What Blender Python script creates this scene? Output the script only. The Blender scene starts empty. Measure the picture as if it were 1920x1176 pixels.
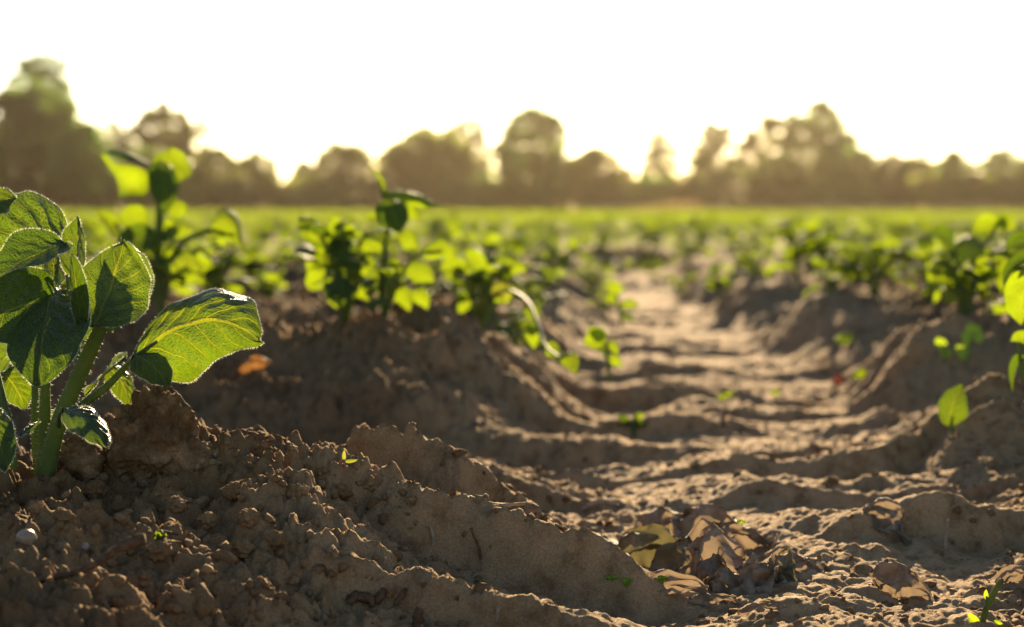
import bpy, math, random
import numpy as np
from mathutils import Vector, Matrix

R = math.radians
scene = bpy.context.scene
C = scene.collection
rng = np.random.default_rng(11)
random.seed(7)

# ------------------------------------------------------------------ camera
CAMZ = 0.30
PITCH = math.atan(193 / 4000.0)
FPX = 4000.0                                   # focal length in pixels of the 1920 wide frame
cam = bpy.data.cameras.new('camera')
cam.lens = 50.0
cam.sensor_fit = 'HORIZONTAL'
cam.sensor_width = 24.0
cam.clip_start = 0.02
cam.clip_end = 3000
cam.dof.use_dof = True
cam.dof.focus_distance = 1.01
cam.dof.aperture_fstop = 7.0
cam.dof.aperture_blades = 0
camo = bpy.data.objects.new('camera', cam)
C.objects.link(camo)
camo.location = (0, 0, CAMZ)
camo.rotation_euler = (R(90) - PITCH, 0, 0)
scene.camera = camo


def P(px, py, d):
    """world point at depth y = d seen at pixel (px, py) of the photograph"""
    cx, cy = (px - 960) / FPX, (588 - py) / FPX
    dy = math.cos(PITCH) + cy * math.sin(PITCH)
    dz = -math.sin(PITCH) + cy * math.cos(PITCH)
    k = d / dy
    return Vector((cx * k, d, CAMZ + dz * k))


def PXM(d):
    return d / FPX


# ------------------------------------------------------------------ noise
def _grad(ix, iy, seed):
    h = (ix.astype(np.int64) * 374761393 + iy.astype(np.int64) * 668265263 + seed * 1442695041) & 0xFFFFFFFF
    h = ((h ^ (h >> 13)) * 1274126177) & 0xFFFFFFFF
    h = h ^ (h >> 16)
    return (h & 0xFFFF) / 65536.0


def perlin(x, y, seed=0):
    x0 = np.floor(x); y0 = np.floor(y)
    fx = x - x0; fy = y - y0
    u = fx * fx * fx * (fx * (fx * 6 - 15) + 10)
    v = fy * fy * fy * (fy * (fy * 6 - 15) + 10)
    def g(i, j):
        a = _grad(x0 + i, y0 + j, seed) * 2 * np.pi
        return np.cos(a) * (fx - i) + np.sin(a) * (fy - j)
    n00, n10, n01, n11 = g(0, 0), g(1, 0), g(0, 1), g(1, 1)
    return ((n00 * (1 - u) + n10 * u) * (1 - v) + (n01 * (1 - u) + n11 * u) * v) * 1.45


def worley(x, y, seed=0):
    """rounded lumps, 1 at a lump's centre and 0 between lumps"""
    x0 = np.floor(x); y0 = np.floor(y)
    best = np.full(x.shape, 9.0)
    for i in (-1, 0, 1):
        for j in (-1, 0, 1):
            cx = x0 + i + _grad(x0 + i, y0 + j, seed)
            cy = y0 + j + _grad(x0 + i, y0 + j, seed + 77)
            rr = 0.55 + 0.6 * _grad(x0 + i, y0 + j, seed + 191)
            d2 = ((cx - x) ** 2 + (cy - y) ** 2) / (rr * rr)
            best = np.minimum(best, d2)
    return np.sqrt(np.clip(1 - best, 0, 1))


def sstep(a, b, x):
    t = np.clip((x - a) / (b - a), 0, 1)
    return t * t * (3 - 2 * t)


# ------------------------------------------------------------------ the ground
SKEW = 0.22
ROW0, ROWSP = 1.12, 0.80
BARS = [0.40, 0.52, 0.64, 0.76, 0.875, 0.985, 1.07, 1.16, 1.31, 1.45, 1.58, 1.74, 1.88, 2.04, 2.2, 2.4, 2.58, 2.8, 3.0,
        3.22, 3.45, 3.66, 3.9, 4.15, 4.4, 4.7, 5.0, 5.3, 5.6, 6.0, 6.4, 6.8, 7.3, 7.8, 8.4, 9.0, 9.7, 10.5, 11.5, 13]
BARH = [.02, .02, .02, .02, .020, .036, .038, .034, .020, .028, .018, .026, .022, .019, .02, .024, .018, .022, .02] + [.022] * 40


def xc(y):
    return 0.17 + 0.028 * np.minimum(y, 5.2)


def H(x, y, detail=True):
    x = np.asarray(x, float); y = np.asarray(y, float)
    near = np.exp(-np.clip(y - 3, 0, None) / 6)
    wob = 0.05 * perlin(x * 1.1, y * 1.1, 5)
    r = (y - SKEW * x - .33 * sstep(.10, .26, x) * (1 - sstep(1.72, 1.98, y)) + wob - ROW0) / ROWSP
    k = np.round(r)
    f = r - k
    f = np.where((k == 0) & (f < 0), np.clip(f * np.where(x > .12, 2.0, 1.1), -.5, 0), f)
    crest = CAMZ - np.where(k <= -1, 0.165, np.where(k == 0, np.where(x > .15, .145, .125), np.where(k == 1, 0.098, 0.112)))
    crest = crest + 0.012 * perlin(x * 3.1 + k * 7.3, y * 0.4, 9) * near
    valley = CAMZ - np.where(r < 0, 0.174, 0.195)
    prof = (0.5 + 0.5 * np.cos(2 * np.pi * f)) ** 0.85
    far = sstep(14, 30, y)
    zr = valley + (crest - valley) * (prof * (1 - far) + 0.75 * far)
    zr = np.where(y < 0.55, np.minimum(zr, CAMZ - 0.15), zr)
    # the wheel track that cuts the ridges
    c = xc(y)
    off = x - c
    wv = 0.03 * perlin(x * 0.5, y * 4.5, 21)
    wr = 0.0 + 0.055 * np.clip(y - 1.0, 0, 1.0)
    nw = .07 * sstep(2.2, 4.0, y)
    left = sstep(-0.29 + nw * 1.2, -0.125 + nw * 1.2, off + wv)
    right = 1 - sstep(0.03 + wr - nw * .6, 0.09 + wr * 1.6 - nw * .6, off + wv)
    m = left * right * (1 - sstep(4.7, 5.8, y))
    floor = CAMZ - 0.182 + 0.006 * perlin(x * 4, y * 3, 31) - 0.010 * sstep(1.2, 3.5, y)
    z = zr * (1 - m) + floor * m
    # tread bars pressed across the track, running up both sides
    nb = 1 - sstep(1.28, 1.42, y)
    lm = sstep(-0.35, -0.25, off) * (1 - sstep(0.05 + wr * 2.4 + .13 * nb, 0.10 + wr * 4 + .15 * nb, off)) * (1 - sstep(4.5, 5.6, y))
    yb = y - 0.115 * (off / 0.25) ** 2 * np.where(off < 0, 0.38, 1.25) + (0.016 + .018 * sstep(1.3, 2, y)) * perlin(x * 7, y * 5, 41) + 0.012 * perlin(x * 22, y * 20, 42) + 0.005 * perlin(x * 60, y * 55, 44)
    bars = np.array(BARS)
    i = np.clip(np.searchsorted(bars, yb.ravel()) - 1, 0, len(bars) - 2).reshape(yb.shape)
    t0 = bars[i]; dt = bars[i + 1] - t0
    bh = np.array(BARH)[i] * np.clip(0.85 + 0.9 * perlin(x * 6, t0 * 13, 43), .15, 1.5) * (1.05 - (.45 + .2 * sstep(1.7, 2.1, y)) * sstep(-.12, .0, off) * (1 - .6 * sstep(.08, .2, off)) * sstep(.9, 1.3, y))
    bh = np.where((i >= 4) & (i <= 6), bh * (1 - sstep(-.17, -.10, off)), bh)
    bh = np.where(i == 7, bh * sstep(-.10, .06, off), bh)
    t = yb - t0
    saw = sstep(0, 0.017, t) * (1 - np.clip(t / dt, 0, 1) ** 1.25)
    z = z + bh * saw * lm * (y < 13) - lm * (.006 + .012 * (1 - sstep(-.18, -.05, off))) * (y < 13)
    z = z - .003 * np.exp(-((x + .235) / .075) ** 2 - ((y - 1.02) / .08) ** 2)
    z = z + .014 * np.exp(-((x - .330) / .06) ** 2 - ((y - 1.47) / np.where(y < 1.47, .035, .14)) ** 2)
    if not detail:
        return z, m, lm
    rough = (1 - 0.72 * np.maximum(m, 0.8 * lm * sstep(-.31, -.2, off))) * np.exp(-np.clip(y - 3, 0, None) / 8)
    z = z + rough * (0.011 * perlin(x * 9, y * 9, 51) + 0.008 * perlin(x * 21, y * 21, 52))
    sel = y < 6
    if sel.any():
        xs, ys, rs = x[sel], y[sel], rough[sel]
        wx = xs + 0.006 * perlin(xs * 60, ys * 60, 61); wy = ys + 0.006 * perlin(xs * 60, ys * 60, 62)
        patch = sstep(-0.35, 0.35, perlin(xs * 7, ys * 7, 63))
        d = 0.017 * worley(wx * 26, wy * 26, 64) * patch
        d += 0.012 * np.abs(perlin(wx * 42, wy * 42, 81)) + .008 * np.abs(perlin(wx * 95, wy * 95, 82)) + .004 * np.abs(perlin(wx * 210, wy * 210, 83))
        d += 0.007 * worley(wx * 62, wy * 62, 65) * sstep(-0.3, 0.3, perlin(xs * 13, ys * 13, 66))
        d += 0.0055 * worley(wx * 130, wy * 130, 67)
        d += 0.0020 * perlin(xs * 160, ys * 160, 68) + 0.0030 * perlin(xs * 75, ys * 75, 69)
        d += 0.0011 * perlin(xs * 420, ys * 420, 70)
        z[sel] = z[sel] + d * rs - 0.024 * rs
        tr = (1 - rs)
        z[sel] += tr * (0.0035 * perlin(xs * 33, ys * 33, 71) + .004 * worley(wx * 40, wy * 40, 76) * sstep(.0, .5, perlin(xs * 11, ys * 11, 77)) + .0022 * worley(wx * 95, wy * 95, 78) * sstep(-.2, .4, perlin(xs * 17, ys * 17, 79)) + 0.0012 * np.abs(perlin(xs * 90, ys * 90, 72)) + 0.0007 * perlin(xs * 260, ys * 260, 73))
        # knobbly clumps left on the lug tops
        z[sel] += 0.005 * worley(wx * 45, wy * 45, 74) * sstep(0.1, 0.5, perlin(xs * 9, ys * 9, 75)) * (rs < 0.75)
    return z


def h1(x, y):
    return float(H(np.array([x]), np.array([y]))[0])


def mesh_from(name, verts, faces, mat, uvs=None, smooth=True):
    me = bpy.data.meshes.new(name)
    verts = np.asarray(verts, np.float32); faces = np.asarray(faces, np.int32)
    n = faces.shape[1]
    me.vertices.add(len(verts)); me.vertices.foreach_set('co', verts.ravel())
    me.loops.add(faces.size); me.loops.foreach_set('vertex_index', faces.ravel())
    me.polygons.add(len(faces))
    me.polygons.foreach_set('loop_start', np.arange(0, faces.size, n, dtype=np.int32))
    me.polygons.foreach_set('loop_total', np.full(len(faces), n, np.int32))
    me.polygons.foreach_set('use_smooth', np.full(len(faces), smooth, bool))
    if uvs is not None:
        l = me.uv_layers.new(name='UVMap')
        l.data.foreach_set('uv', np.asarray(uvs, np.float32)[faces.ravel()].ravel())
    for m in (mat if isinstance(mat, (list, tuple)) else [mat]):
        me.materials.append(m)
    me.update(calc_edges=True)
    return me


def link(name, me, parent=None, loc=None):
    o = bpy.data.objects.new(name, me)
    C.objects.link(o)
    if parent is not None:
        o.parent = parent
    if loc is not None:
        o.location = loc
    return o


def tag(o, label=None, cat=None, group=None, kind=None):
    if label: o['label'] = label
    if cat: o['category'] = cat
    if group: o['group'] = group
    if kind: o['kind'] = kind
    return o


def empty(name, loc, label, cat, group=None, rz=0):
    o = bpy.data.objects.new(name, None)
    o.empty_display_size = 0.05
    C.objects.link(o)
    o.location = loc; o.rotation_euler = (0, 0, rz)
    return tag(o, label, cat, group)


# ------------------------------------------------------------------ materials
def new_mat(name):
    m = bpy.data.materials.new(name)
    m.use_nodes = True
    nt = m.node_tree
    nt.nodes.clear()
    out = nt.nodes.new('ShaderNodeOutputMaterial')
    return m, nt, out


def N(nt, typ, **kw):
    n = nt.nodes.new(typ)
    for k, v in kw.items():
        if k in n.inputs.keys() if hasattr(n.inputs, 'keys') else False:
            n.inputs[k].default_value = v
        else:
            setattr(n, k, v)
    return n


def math_node(nt, op, a, b=None, c=None):
    n = nt.nodes.new('ShaderNodeMath'); n.operation = op
    for i, v in enumerate((a, b, c)):
        if v is None: continue
        if isinstance(v, (int, float)): n.inputs[i].default_value = v
        else: nt.links.new(v, n.inputs[i])
    return n.outputs[0]


def mixcol(nt, fac, a, b, typ='MIX'):
    n = nt.nodes.new('ShaderNodeMix'); n.data_type = 'RGBA'; n.blend_type = typ
    if isinstance(fac, (int, float)): n.inputs[0].default_value = fac
    else: nt.links.new(fac, n.inputs[0])
    for i, v in ((6, a), (7, b)):
        if isinstance(v, tuple): n.inputs[i].default_value = (*v, 1)
        else: nt.links.new(v, n.inputs[i])
    return n.outputs[2]


def smooth_node(nt, x, a, b):
    n = nt.nodes.new('ShaderNodeMapRange'); n.interpolation_type = 'SMOOTHSTEP'
    nt.links.new(x, n.inputs[0]); n.inputs[1].default_value = a; n.inputs[2].default_value = b
    n.inputs[3].default_value = 0; n.inputs[4].default_value = 1
    return n.outputs[0]


def noise_node(nt, vec, scale, detail=4, rough=0.55, w=None):
    n = nt.nodes.new('ShaderNodeTexNoise')
    n.inputs['Scale'].default_value = scale; n.inputs['Detail'].default_value = detail
    n.inputs['Roughness'].default_value = rough
    if vec is not None: nt.links.new(vec, n.inputs['Vector'])
    return n.outputs[0]


def soil_material(name, dark, mid, pale, attr=True):
    m, nt, out = new_mat(name)
    L = nt.links.new
    geo = nt.nodes.new('ShaderNodeNewGeometry')
    pos = geo.outputs['Position']
    b = nt.nodes.new('ShaderNodeBsdfPrincipled')
    n1 = noise_node(nt, pos, 9, 5, .6)
    n2 = noise_node(nt, pos, 70, 5, .65)
    n3 = noise_node(nt, pos, 900, 3, .7)
    col = mixcol(nt, smooth_node(nt, n1, .35, .68), dark, mid)
    if attr:
        at = nt.nodes.new('ShaderNodeAttribute'); at.attribute_name = 'dry'
        f = math_node(nt, 'MULTIPLY', at.outputs['Fac'], smooth_node(nt, n2, .25, .6))
        col = mixcol(nt, f, col, pale)
    else:
        col = mixcol(nt, smooth_node(nt, n2, .45, .7), col, pale)
    g = nt.nodes.new('ShaderNodeMapRange'); L(n3, g.inputs[0])
    g.inputs[1].default_value = .3; g.inputs[2].default_value = .72; g.inputs[3].default_value = .72; g.inputs[4].default_value = 1.3
    mm = nt.nodes.new('ShaderNodeVectorMath'); mm.operation = 'SCALE'
    L(col, mm.inputs[0]); L(g.outputs[0], mm.inputs['Scale'])
    L(mm.outputs[0], b.inputs['Base Color'])
    b.inputs['Roughness'].default_value = .82
    b.inputs['Specular IOR Level'].default_value = .04
    hsum = math_node(nt, 'ADD', math_node(nt, 'MULTIPLY', noise_node(nt, pos, 1500, 3, .75), .0016),
                     math_node(nt, 'MULTIPLY', noise_node(nt, pos, 380, 4, .7), .0032))
    bu = nt.nodes.new('ShaderNodeBump'); bu.inputs['Strength'].default_value = .75; bu.inputs['Distance'].default_value = 1.0
    L(hsum, bu.inputs['Height']); L(bu.outputs[0], b.inputs['Normal'])
    L(b.outputs[0], out.inputs[0])
    return m


def leaf_material(name, base, trans, vein, mixf=.5, rough=.36, bump=.0026, veins=6.0, gloss=.6):
    """thin leaf: reflecting upper skin, light shining through, netted veins"""
    m, nt, out = new_mat(name)
    L = nt.links.new
    uv = nt.nodes.new('ShaderNodeUVMap')
    sep = nt.nodes.new('ShaderNodeSeparateXYZ'); L(uv.outputs[0], sep.inputs[0])
    u, v = sep.outputs[0], sep.outputs[1]
    av = math_node(nt, 'ABSOLUTE', v)
    tc = nt.nodes.new('ShaderNodeTexCoord')
    wob = math_node(nt, 'MULTIPLY', math_node(nt, 'SUBTRACT', noise_node(nt, tc.outputs['Object'], 90, 2), .5), .5)
    side = math_node(nt, 'GREATER_THAN', v, 0.0)
    q = math_node(nt, 'ADD', math_node(nt, 'MULTIPLY', u, veins), math_node(nt, 'MULTIPLY', math_node(nt, 'POWER', av, .8), -1.9))
    q = math_node(nt, 'ADD', math_node(nt, 'ADD', q, wob), math_node(nt, 'MULTIPLY', side, .4))
    fr = math_node(nt, 'FRACT', q)
    dist = math_node(nt, 'ABSOLUTE', math_node(nt, 'SUBTRACT', fr, .5))
    sv = math_node(nt, 'SUBTRACT', 1.0, smooth_node(nt, dist, .014, .062))
    sv = math_node(nt, 'MULTIPLY', sv, math_node(nt, 'SUBTRACT', 1.0, smooth_node(nt, av, .55, 1.0)))
    mid = math_node(nt, 'SUBTRACT', 1.0, smooth_node(nt, av, .025, .06))
    vo = nt.nodes.new('ShaderNodeTexVoronoi'); vo.feature = 'DISTANCE_TO_EDGE'
    cmb = nt.nodes.new('ShaderNodeCombineXYZ')
    L(math_node(nt, 'MULTIPLY', u, 2.1), cmb.inputs[0]); L(v, cmb.inputs[1])
    vo.inputs['Scale'].default_value = 13
    L(cmb.outputs[0], vo.inputs['Vector'])
    net = math_node(nt, 'MULTIPLY', math_node(nt, 'SUBTRACT', 1.0, smooth_node(nt, vo.outputs[0], .0, .09)), .45)
    vm = math_node(nt, 'MAXIMUM', math_node(nt, 'MAXIMUM', sv, mid), net)
    blot = noise_node(nt, tc.outputs['Object'], 60, 4)
    tcol = mixcol(nt, smooth_node(nt, blot, .3, .7), tuple(c * .78 for c in trans), tuple(min(1, c * 1.15) for c in trans))
    tcol = mixcol(nt, math_node(nt, 'MULTIPLY', vm, .75), tcol, vein)
    bcol = mixcol(nt, math_node(nt, 'MULTIPLY', vm, .35), base, tuple(min(1, c * 2.2) for c in base))
    b = nt.nodes.new('ShaderNodeBsdfPrincipled')
    L(bcol, b.inputs['Base Color'])
    b.inputs['Roughness'].default_value = rough
    b.inputs['Specular IOR Level'].default_value = gloss
    b.inputs['Sheen Weight'].default_value = .10
    b.inputs['Sheen Roughness'].default_value = .45
    t = nt.nodes.new('ShaderNodeBsdfTranslucent'); L(tcol, t.inputs[0])
    hh = math_node(nt, 'ADD', math_node(nt, 'MULTIPLY', math_node(nt, 'MAXIMUM', sv, mid), -.7),
                   math_node(nt, 'ADD', math_node(nt, 'MULTIPLY', vo.outputs[0], .5), math_node(nt, 'MULTIPLY', noise_node(nt, tc.outputs['Object'], 900, 2), .25)))
    bu = nt.nodes.new('ShaderNodeBump'); bu.inputs['Strength'].default_value = .8; bu.inputs['Distance'].default_value = bump
    L(hh, bu.inputs['Height']); L(bu.outputs[0], b.inputs['Normal']); L(bu.outputs[0], t.inputs['Normal'])
    mx = nt.nodes.new('ShaderNodeMixShader'); mx.inputs[0].default_value = mixf
    L(b.outputs[0], mx.inputs[1]); L(t.outputs[0], mx.inputs[2])
    L(mx.outputs[0], out.inputs[0])
    return m


def simple_mat(name, c1, c2, scale=200, rough=.7, trans=None, mixf=.4, spec=.4, bump=.0):
    m, nt, out = new_mat(name)
    L = nt.links.new
    tc = nt.nodes.new('ShaderNodeTexCoord')
    n = noise_node(nt, tc.outputs['Object'], scale, 4, .6)
    col = mixcol(nt, smooth_node(nt, n, .3, .7), c1, c2)
    b = nt.nodes.new('ShaderNodeBsdfPrincipled'); L(col, b.inputs['Base Color'])
    b.inputs['Roughness'].default_value = rough; b.inputs['Specular IOR Level'].default_value = spec
    if bump:
        bu = nt.nodes.new('ShaderNodeBump'); bu.inputs['Distance'].default_value = bump; L(n, bu.inputs['Height']); L(bu.outputs[0], b.inputs['Normal'])
    if trans:
        t = nt.nodes.new('ShaderNodeBsdfTranslucent'); t.inputs[0].default_value = (*trans, 1)
        mx = nt.nodes.new('ShaderNodeMixShader'); mx.inputs[0].default_value = mixf
        L(b.outputs[0], mx.inputs[1]); L(t.outputs[0], mx.inputs[2]); L(mx.outputs[0], out.inputs[0])
    else:
        L(b.outputs[0], out.inputs[0])
    return m


SOIL = soil_material('sandy_soil', (.135, .075, .033), (.215, .127, .058), (.39, .252, .128))
CLOD = soil_material('clod_soil', (.135, .075, .033), (.215, .127, .058), (.32, .20, .098), attr=False)
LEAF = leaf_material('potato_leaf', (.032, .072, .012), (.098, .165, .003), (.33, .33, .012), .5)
LEAF_D = leaf_material('potato_leaf_dark', (.028, .060, .012), (.08, .15, .003), (.28, .32, .02), .38, gloss=.35)  # darker leaf copy; the shade on some near leaves is put into its colour
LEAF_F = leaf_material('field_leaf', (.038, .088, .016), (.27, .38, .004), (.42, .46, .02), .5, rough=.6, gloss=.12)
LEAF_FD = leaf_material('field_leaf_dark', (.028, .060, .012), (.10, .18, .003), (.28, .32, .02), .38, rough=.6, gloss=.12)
HAIR = simple_mat('leaf_hair', (.75, .75, .62), (.8, .8, .7), 100, .5, (.8, .8, .6), .5)
STEM = simple_mat('green_stem', (.055, .095, .022), (.085, .12, .03), 150, .6, (.24, .30, .02), .3, .22)
STEM_P = simple_mat('pink_stem', (.24, .12, .08), (.22, .13, .07), 300, .5, (.3, .16, .08), .4)
YELLOW = simple_mat('yellow_leaf', (.30, .32, .03), (.38, .34, .04), 300, .5, (.26, .27, .02), .5)
LIME = simple_mat('lime_leaf', (.22, .34, .02), (.28, .36, .03), 300, .4, (.36, .48, .01), .5)
DEAD = simple_mat('withered_leaf', (.13, .095, .055), (.34, .265, .18), 110, .75, (.28, .20, .12), .3, .3, .002)
DEADG = simple_mat('withered_olive_leaf', (.12, .10, .05), (.28, .23, .14), 70, .75, (.15, .13, .05), .28, .3, .002)
ORANGE = simple_mat('orange_leaf', (.36, .15, .04), (.30, .16, .06), 90, .7, (.26, .12, .03), .4)
RUST = simple_mat('red_leaf', (.17, .05, .03), (.15, .06, .04), 90, .7, (.18, .05, .03), .3)
BARK = simple_mat('dry_twig', (.055, .034, .020), (.13, .075, .04), 300, .9, None, 0, .08, .001)
STRAW = simple_mat('pale_twig', (.30, .22, .14), (.20, .14, .085), 200, .8, None, 0, .3, .001)
STONE = simple_mat('pale_pebble', (.28, .19, .125), (.2, .135, .085), 160, .45, None, 0, .5)
QUARTZ = simple_mat('white_pebble', (.80, .78, .74), (.70, .68, .62), 260, .15, None, 0, .8)

# ------------------------------------------------------------------ terrain mesh
ys = [0.30]
while ys[-1] < 620:
    y = ys[-1]
    step = 0.00155 * y if y < 2.6 else (0.0026 * y if y < 6 else min(0.018 * y, 6))
    ys.append(y + max(step, 0.0011))
ys = np.array(ys)
NU = 1150
us = np.linspace(-1, 1, NU)
us = us * (0.75 + 0.25 * us * us)                 # a little finer around the middle
half = 0.32 + 0.42 * ys + 0.25 * np.clip(ys - 8, 0, None)
X = us[None, :] * half[:, None]
Y = np.repeat(ys[:, None], NU, 1)
# jitter breaks up the straight grid lines
Z = np.zeros_like(X)
CH = 200
for a in range(0, len(ys), CH):
    Z[a:a + CH] = H(X[a:a + CH], Y[a:a + CH])
Z[ys > 198] = np.minimum(Z[ys > 198], CAMZ - 0.10)
_, M_, LM_ = H(X, Y, detail=False)
nr, nc = X.shape
idx = np.arange(nr * nc, dtype=np.int32).reshape(nr, nc)
faces = np.stack([idx[:-1, :-1], idx[:-1, 1:], idx[1:, 1:], idx[1:, :-1]], -1).reshape(-1, 4)
me = mesh_from('ground', np.stack([X, Y, Z], -1).reshape(-1, 3), faces, SOIL)
at = me.attributes.new('dry', 'FLOAT', 'POINT')
at.data.foreach_set('value', np.clip(0.15 + 0.85 * np.maximum(M_, LM_ * .7), 0, 1).astype(np.float32).ravel())
ground = tag(link('ground', me), kind='structure')

# ------------------------------------------------------------------ soil crumbs (nobody could count them)
import bmesh


def lump_variant(seed, sub=1, amp=.35):
    bm = bmesh.new()
    bmesh.ops.create_icosphere(bm, subdivisions=sub, radius=1)
    r = np.random.default_rng(seed)
    ph = r.uniform(0, 6.28, (6,)); fr = r.uniform(1.2, 3.2, (6, 3))
    sc = r.uniform(.65, 1.2, 3)
    vs = []
    for v in bm.verts:
        c = np.array(v.co)
        d = 1 + amp * sum(math.sin(fr[i] @ c + ph[i]) for i in range(6)) / 3 + r.uniform(-.17, .17)
        vs.append(c * d * sc)
    fs = [[v.index for v in f.verts] for f in bm.faces]
    bm.free()
    return np.array(vs), np.array(fs)


def scatter(n, pick, variants, smin, smax, power, sink):
    V, F = [], []
    base = 0
    x, y = pick(n)
    z = H(x, y)
    s = smin + (smax - smin) * rng.uniform(0, 1, len(x)) ** power
    ang = rng.uniform(0, 6.28, (len(x), 3))
    for i in range(len(x)):
        vv, ff = variants[i % len(variants)]
        ca, sa = math.cos(ang[i, 0]), math.sin(ang[i, 0]); cb, sb = math.cos(ang[i, 1]), math.sin(ang[i, 1])
        Rm = np.array([[ca, -sa, 0], [sa, ca, 0], [0, 0, 1]]) @ np.array([[1, 0, 0], [0, cb, -sb], [0, sb, cb]])
        p = vv @ Rm.T * s[i] + (x[i], y[i], z[i] + s[i] * sink)
        V.append(p); F.append(ff + base); base += len(vv)
    return np.concatenate(V), np.concatenate(F)


def pick_ridge(n):
    y = 0.82 + 1.7 * rng.uniform(0, 1, n * 3) ** 1.5
    x = rng.uniform(-1, 1, n * 3) * (0.05 + 0.30 * y)
    _, m, lm = H(x, y, detail=False)
    clump = perlin(x * 8, y * 8, 88)
    keep = rng.uniform(0, 1, n * 3) < (1 - 0.86 * np.maximum(m, lm * .75)) * (0.45 + 0.9 * clump)
    return x[keep][:n], y[keep][:n]


LV = [lump_variant(i, 1) for i in range(7)]
LV2 = [lump_variant(20 + i, 2, .45) for i in range(7)]
v1, f1 = scatter(20000, pick_ridge, LV, .0006, .0034, 2.4, .0)
v2, f2 = scatter(240, pick_ridge, LV2, .003, .0075, 2.2, -.15)
tag(link('soil_crumbs', mesh_from('soil_crumbs', np.concatenate([v1, v2]), np.concatenate([f1, f2 + len(v1)]), CLOD)), 'loose sandy soil crumbs scattered over the ridges and the wheel track', 'soil crumbs', kind='stuff')

# ------------------------------------------------------------------ shape helpers
def bez(p0, p1, p2, t):
    return p0 * (1 - t) ** 2 + p1 * 2 * t * (1 - t) + p2 * t * t


def leaf_geo(p0, p1, p2, side, W, kappa=.5, fold=.0, wave=.08, pucker=.05, nt=16, ns=11, seed=0, twist=0., hair=0., base=.75, tipk=1.0, hl=.0011, crumple=0., rnd=.72):
    """a leaf blade: midrib p0-p1-p2, `side` = across, W = half width"""
    r = np.random.default_rng(seed)
    p0, p1, p2, side = [np.array(v, float) for v in (p0, p1, p2, side)]
    ts = np.linspace(0, 1, nt); ss = np.linspace(-1, 1, ns)
    V, UV = [], []
    phw = r.uniform(0, 6.28, 4)
    rim = []
    for a, t in enumerate(ts):
        c = bez(p0, p1, p2, t)
        T = 2 * (1 - t) * (p1 - p0) + 2 * t * (p2 - p1); T /= np.linalg.norm(T) + 1e-9
        S = side - T * (side @ T); S /= np.linalg.norm(S) + 1e-9
        if twist:
            B = np.cross(S, T); S = S * math.cos(twist * t) + B * math.sin(twist * t)
        B = np.cross(S, T)
        w = W * (math.sin(math.pi * min(1, max(0, t)) ** base) ** rnd if 0 < t < 1 else 0.0)
        if t > .8: w *= 1 - .35 * tipk * ((t - .8) / .2) ** 1
        for b, s in enumerate(ss):
            k = kappa
            la = math.sin(k * s) / k if abs(k) > 1e-3 else s
            no = (1 - math.cos(k * s)) / k if abs(k) > 1e-3 else 0
            wv = 1 + .05 * math.sin(9 * t + phw[0]) * abs(s) + .03 * math.sin(23 * t + phw[1]) * abs(s)
            p = c + S * la * w * wv + B * (no * w + fold * abs(s) * w)
            p = p + B * W * (wave * math.sin(7.5 * t + 2 * s + phw[2]) * s * s
                             + pucker * math.sin(math.pi * (6 * t - 1.9 * abs(s) ** .8) * 2 + .0) * math.sin(math.pi * abs(s)) * .6
                             + pucker * .5 * math.sin(17 * t + 9 * s + phw[3]))
            if crumple:
                u1, u2 = np.array([t * 2.6 + seed * 1.7]), np.array([s * 1.4 + seed * .9])
                q1 = float(np.abs(perlin(u1, u2, 11))[0]); q2 = float(perlin(u1 * 1.1, u2 * 1.2, 12)[0]); q3 = float(np.abs(perlin(u1 * 2.7, u2 * 2.7, 13))[0])
                p = p + B * W * crumple * (1.5 * q1 + .5 * q3 - .5) + S * W * crumple * .8 * q2 + T * W * crumple * .5 * q3
            V.append(p); UV.append((t, s))
    F = []
    for a in range(nt - 1):
        for b in range(ns - 1):
            i = a * ns + b
            F.append((i, i + 1, i + ns + 1, i + ns))
    nleaf = len(F)
    # fine white hairs standing along the margin
    if hair:
        edge = [V[a * ns] for a in range(nt)] + [V[a * ns + ns - 1] for a in range(nt - 1, -1, -1)]
        inn = [V[a * ns + 1] for a in range(nt)] + [V[a * ns + ns - 2] for a in range(nt - 1, -1, -1)]
        for i in range(len(edge) - 1):
            L_ = np.linalg.norm(edge[i + 1] - edge[i])
            for q in range(max(1, int(L_ / hair))):
                f = r.uniform()
                e = edge[i] * (1 - f) + edge[i + 1] * f
                d = e - (inn[i] * (1 - f) + inn[i + 1] * f)
                d = d / (np.linalg.norm(d) + 1e-9) + r.normal(0, .45, 3)
                d /= np.linalg.norm(d)
                tg = (edge[i + 1] - edge[i]) / (L_ + 1e-9)
                wd = .00007; ln = hl * r.uniform(.4, 1.2)
                n0 = len(V)
                V += [e - tg * wd, e + tg * wd, e + d * ln + tg * wd * .3, e + d * ln - tg * wd * .3]
                UV += [(0, 0)] * 4
                F.append((n0, n0 + 1, n0 + 2, n0 + 3))
    return np.array(V), np.array(F), np.array(UV), nleaf


def leaf_obj(parent, mat, *args, origin=None, name='leaf', **kw):
    V, F, UV, nl = leaf_geo(*args, **kw)
    if origin is not None: V = V - np.array(origin)
    me = mesh_from(name, V, F, [mat, HAIR], UV)
    if len(F) > nl:
        mi = np.zeros(len(F), np.int32); mi[nl:] = 1
        me.polygons.foreach_set('material_index', mi)
    return link(name, me, parent)


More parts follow.
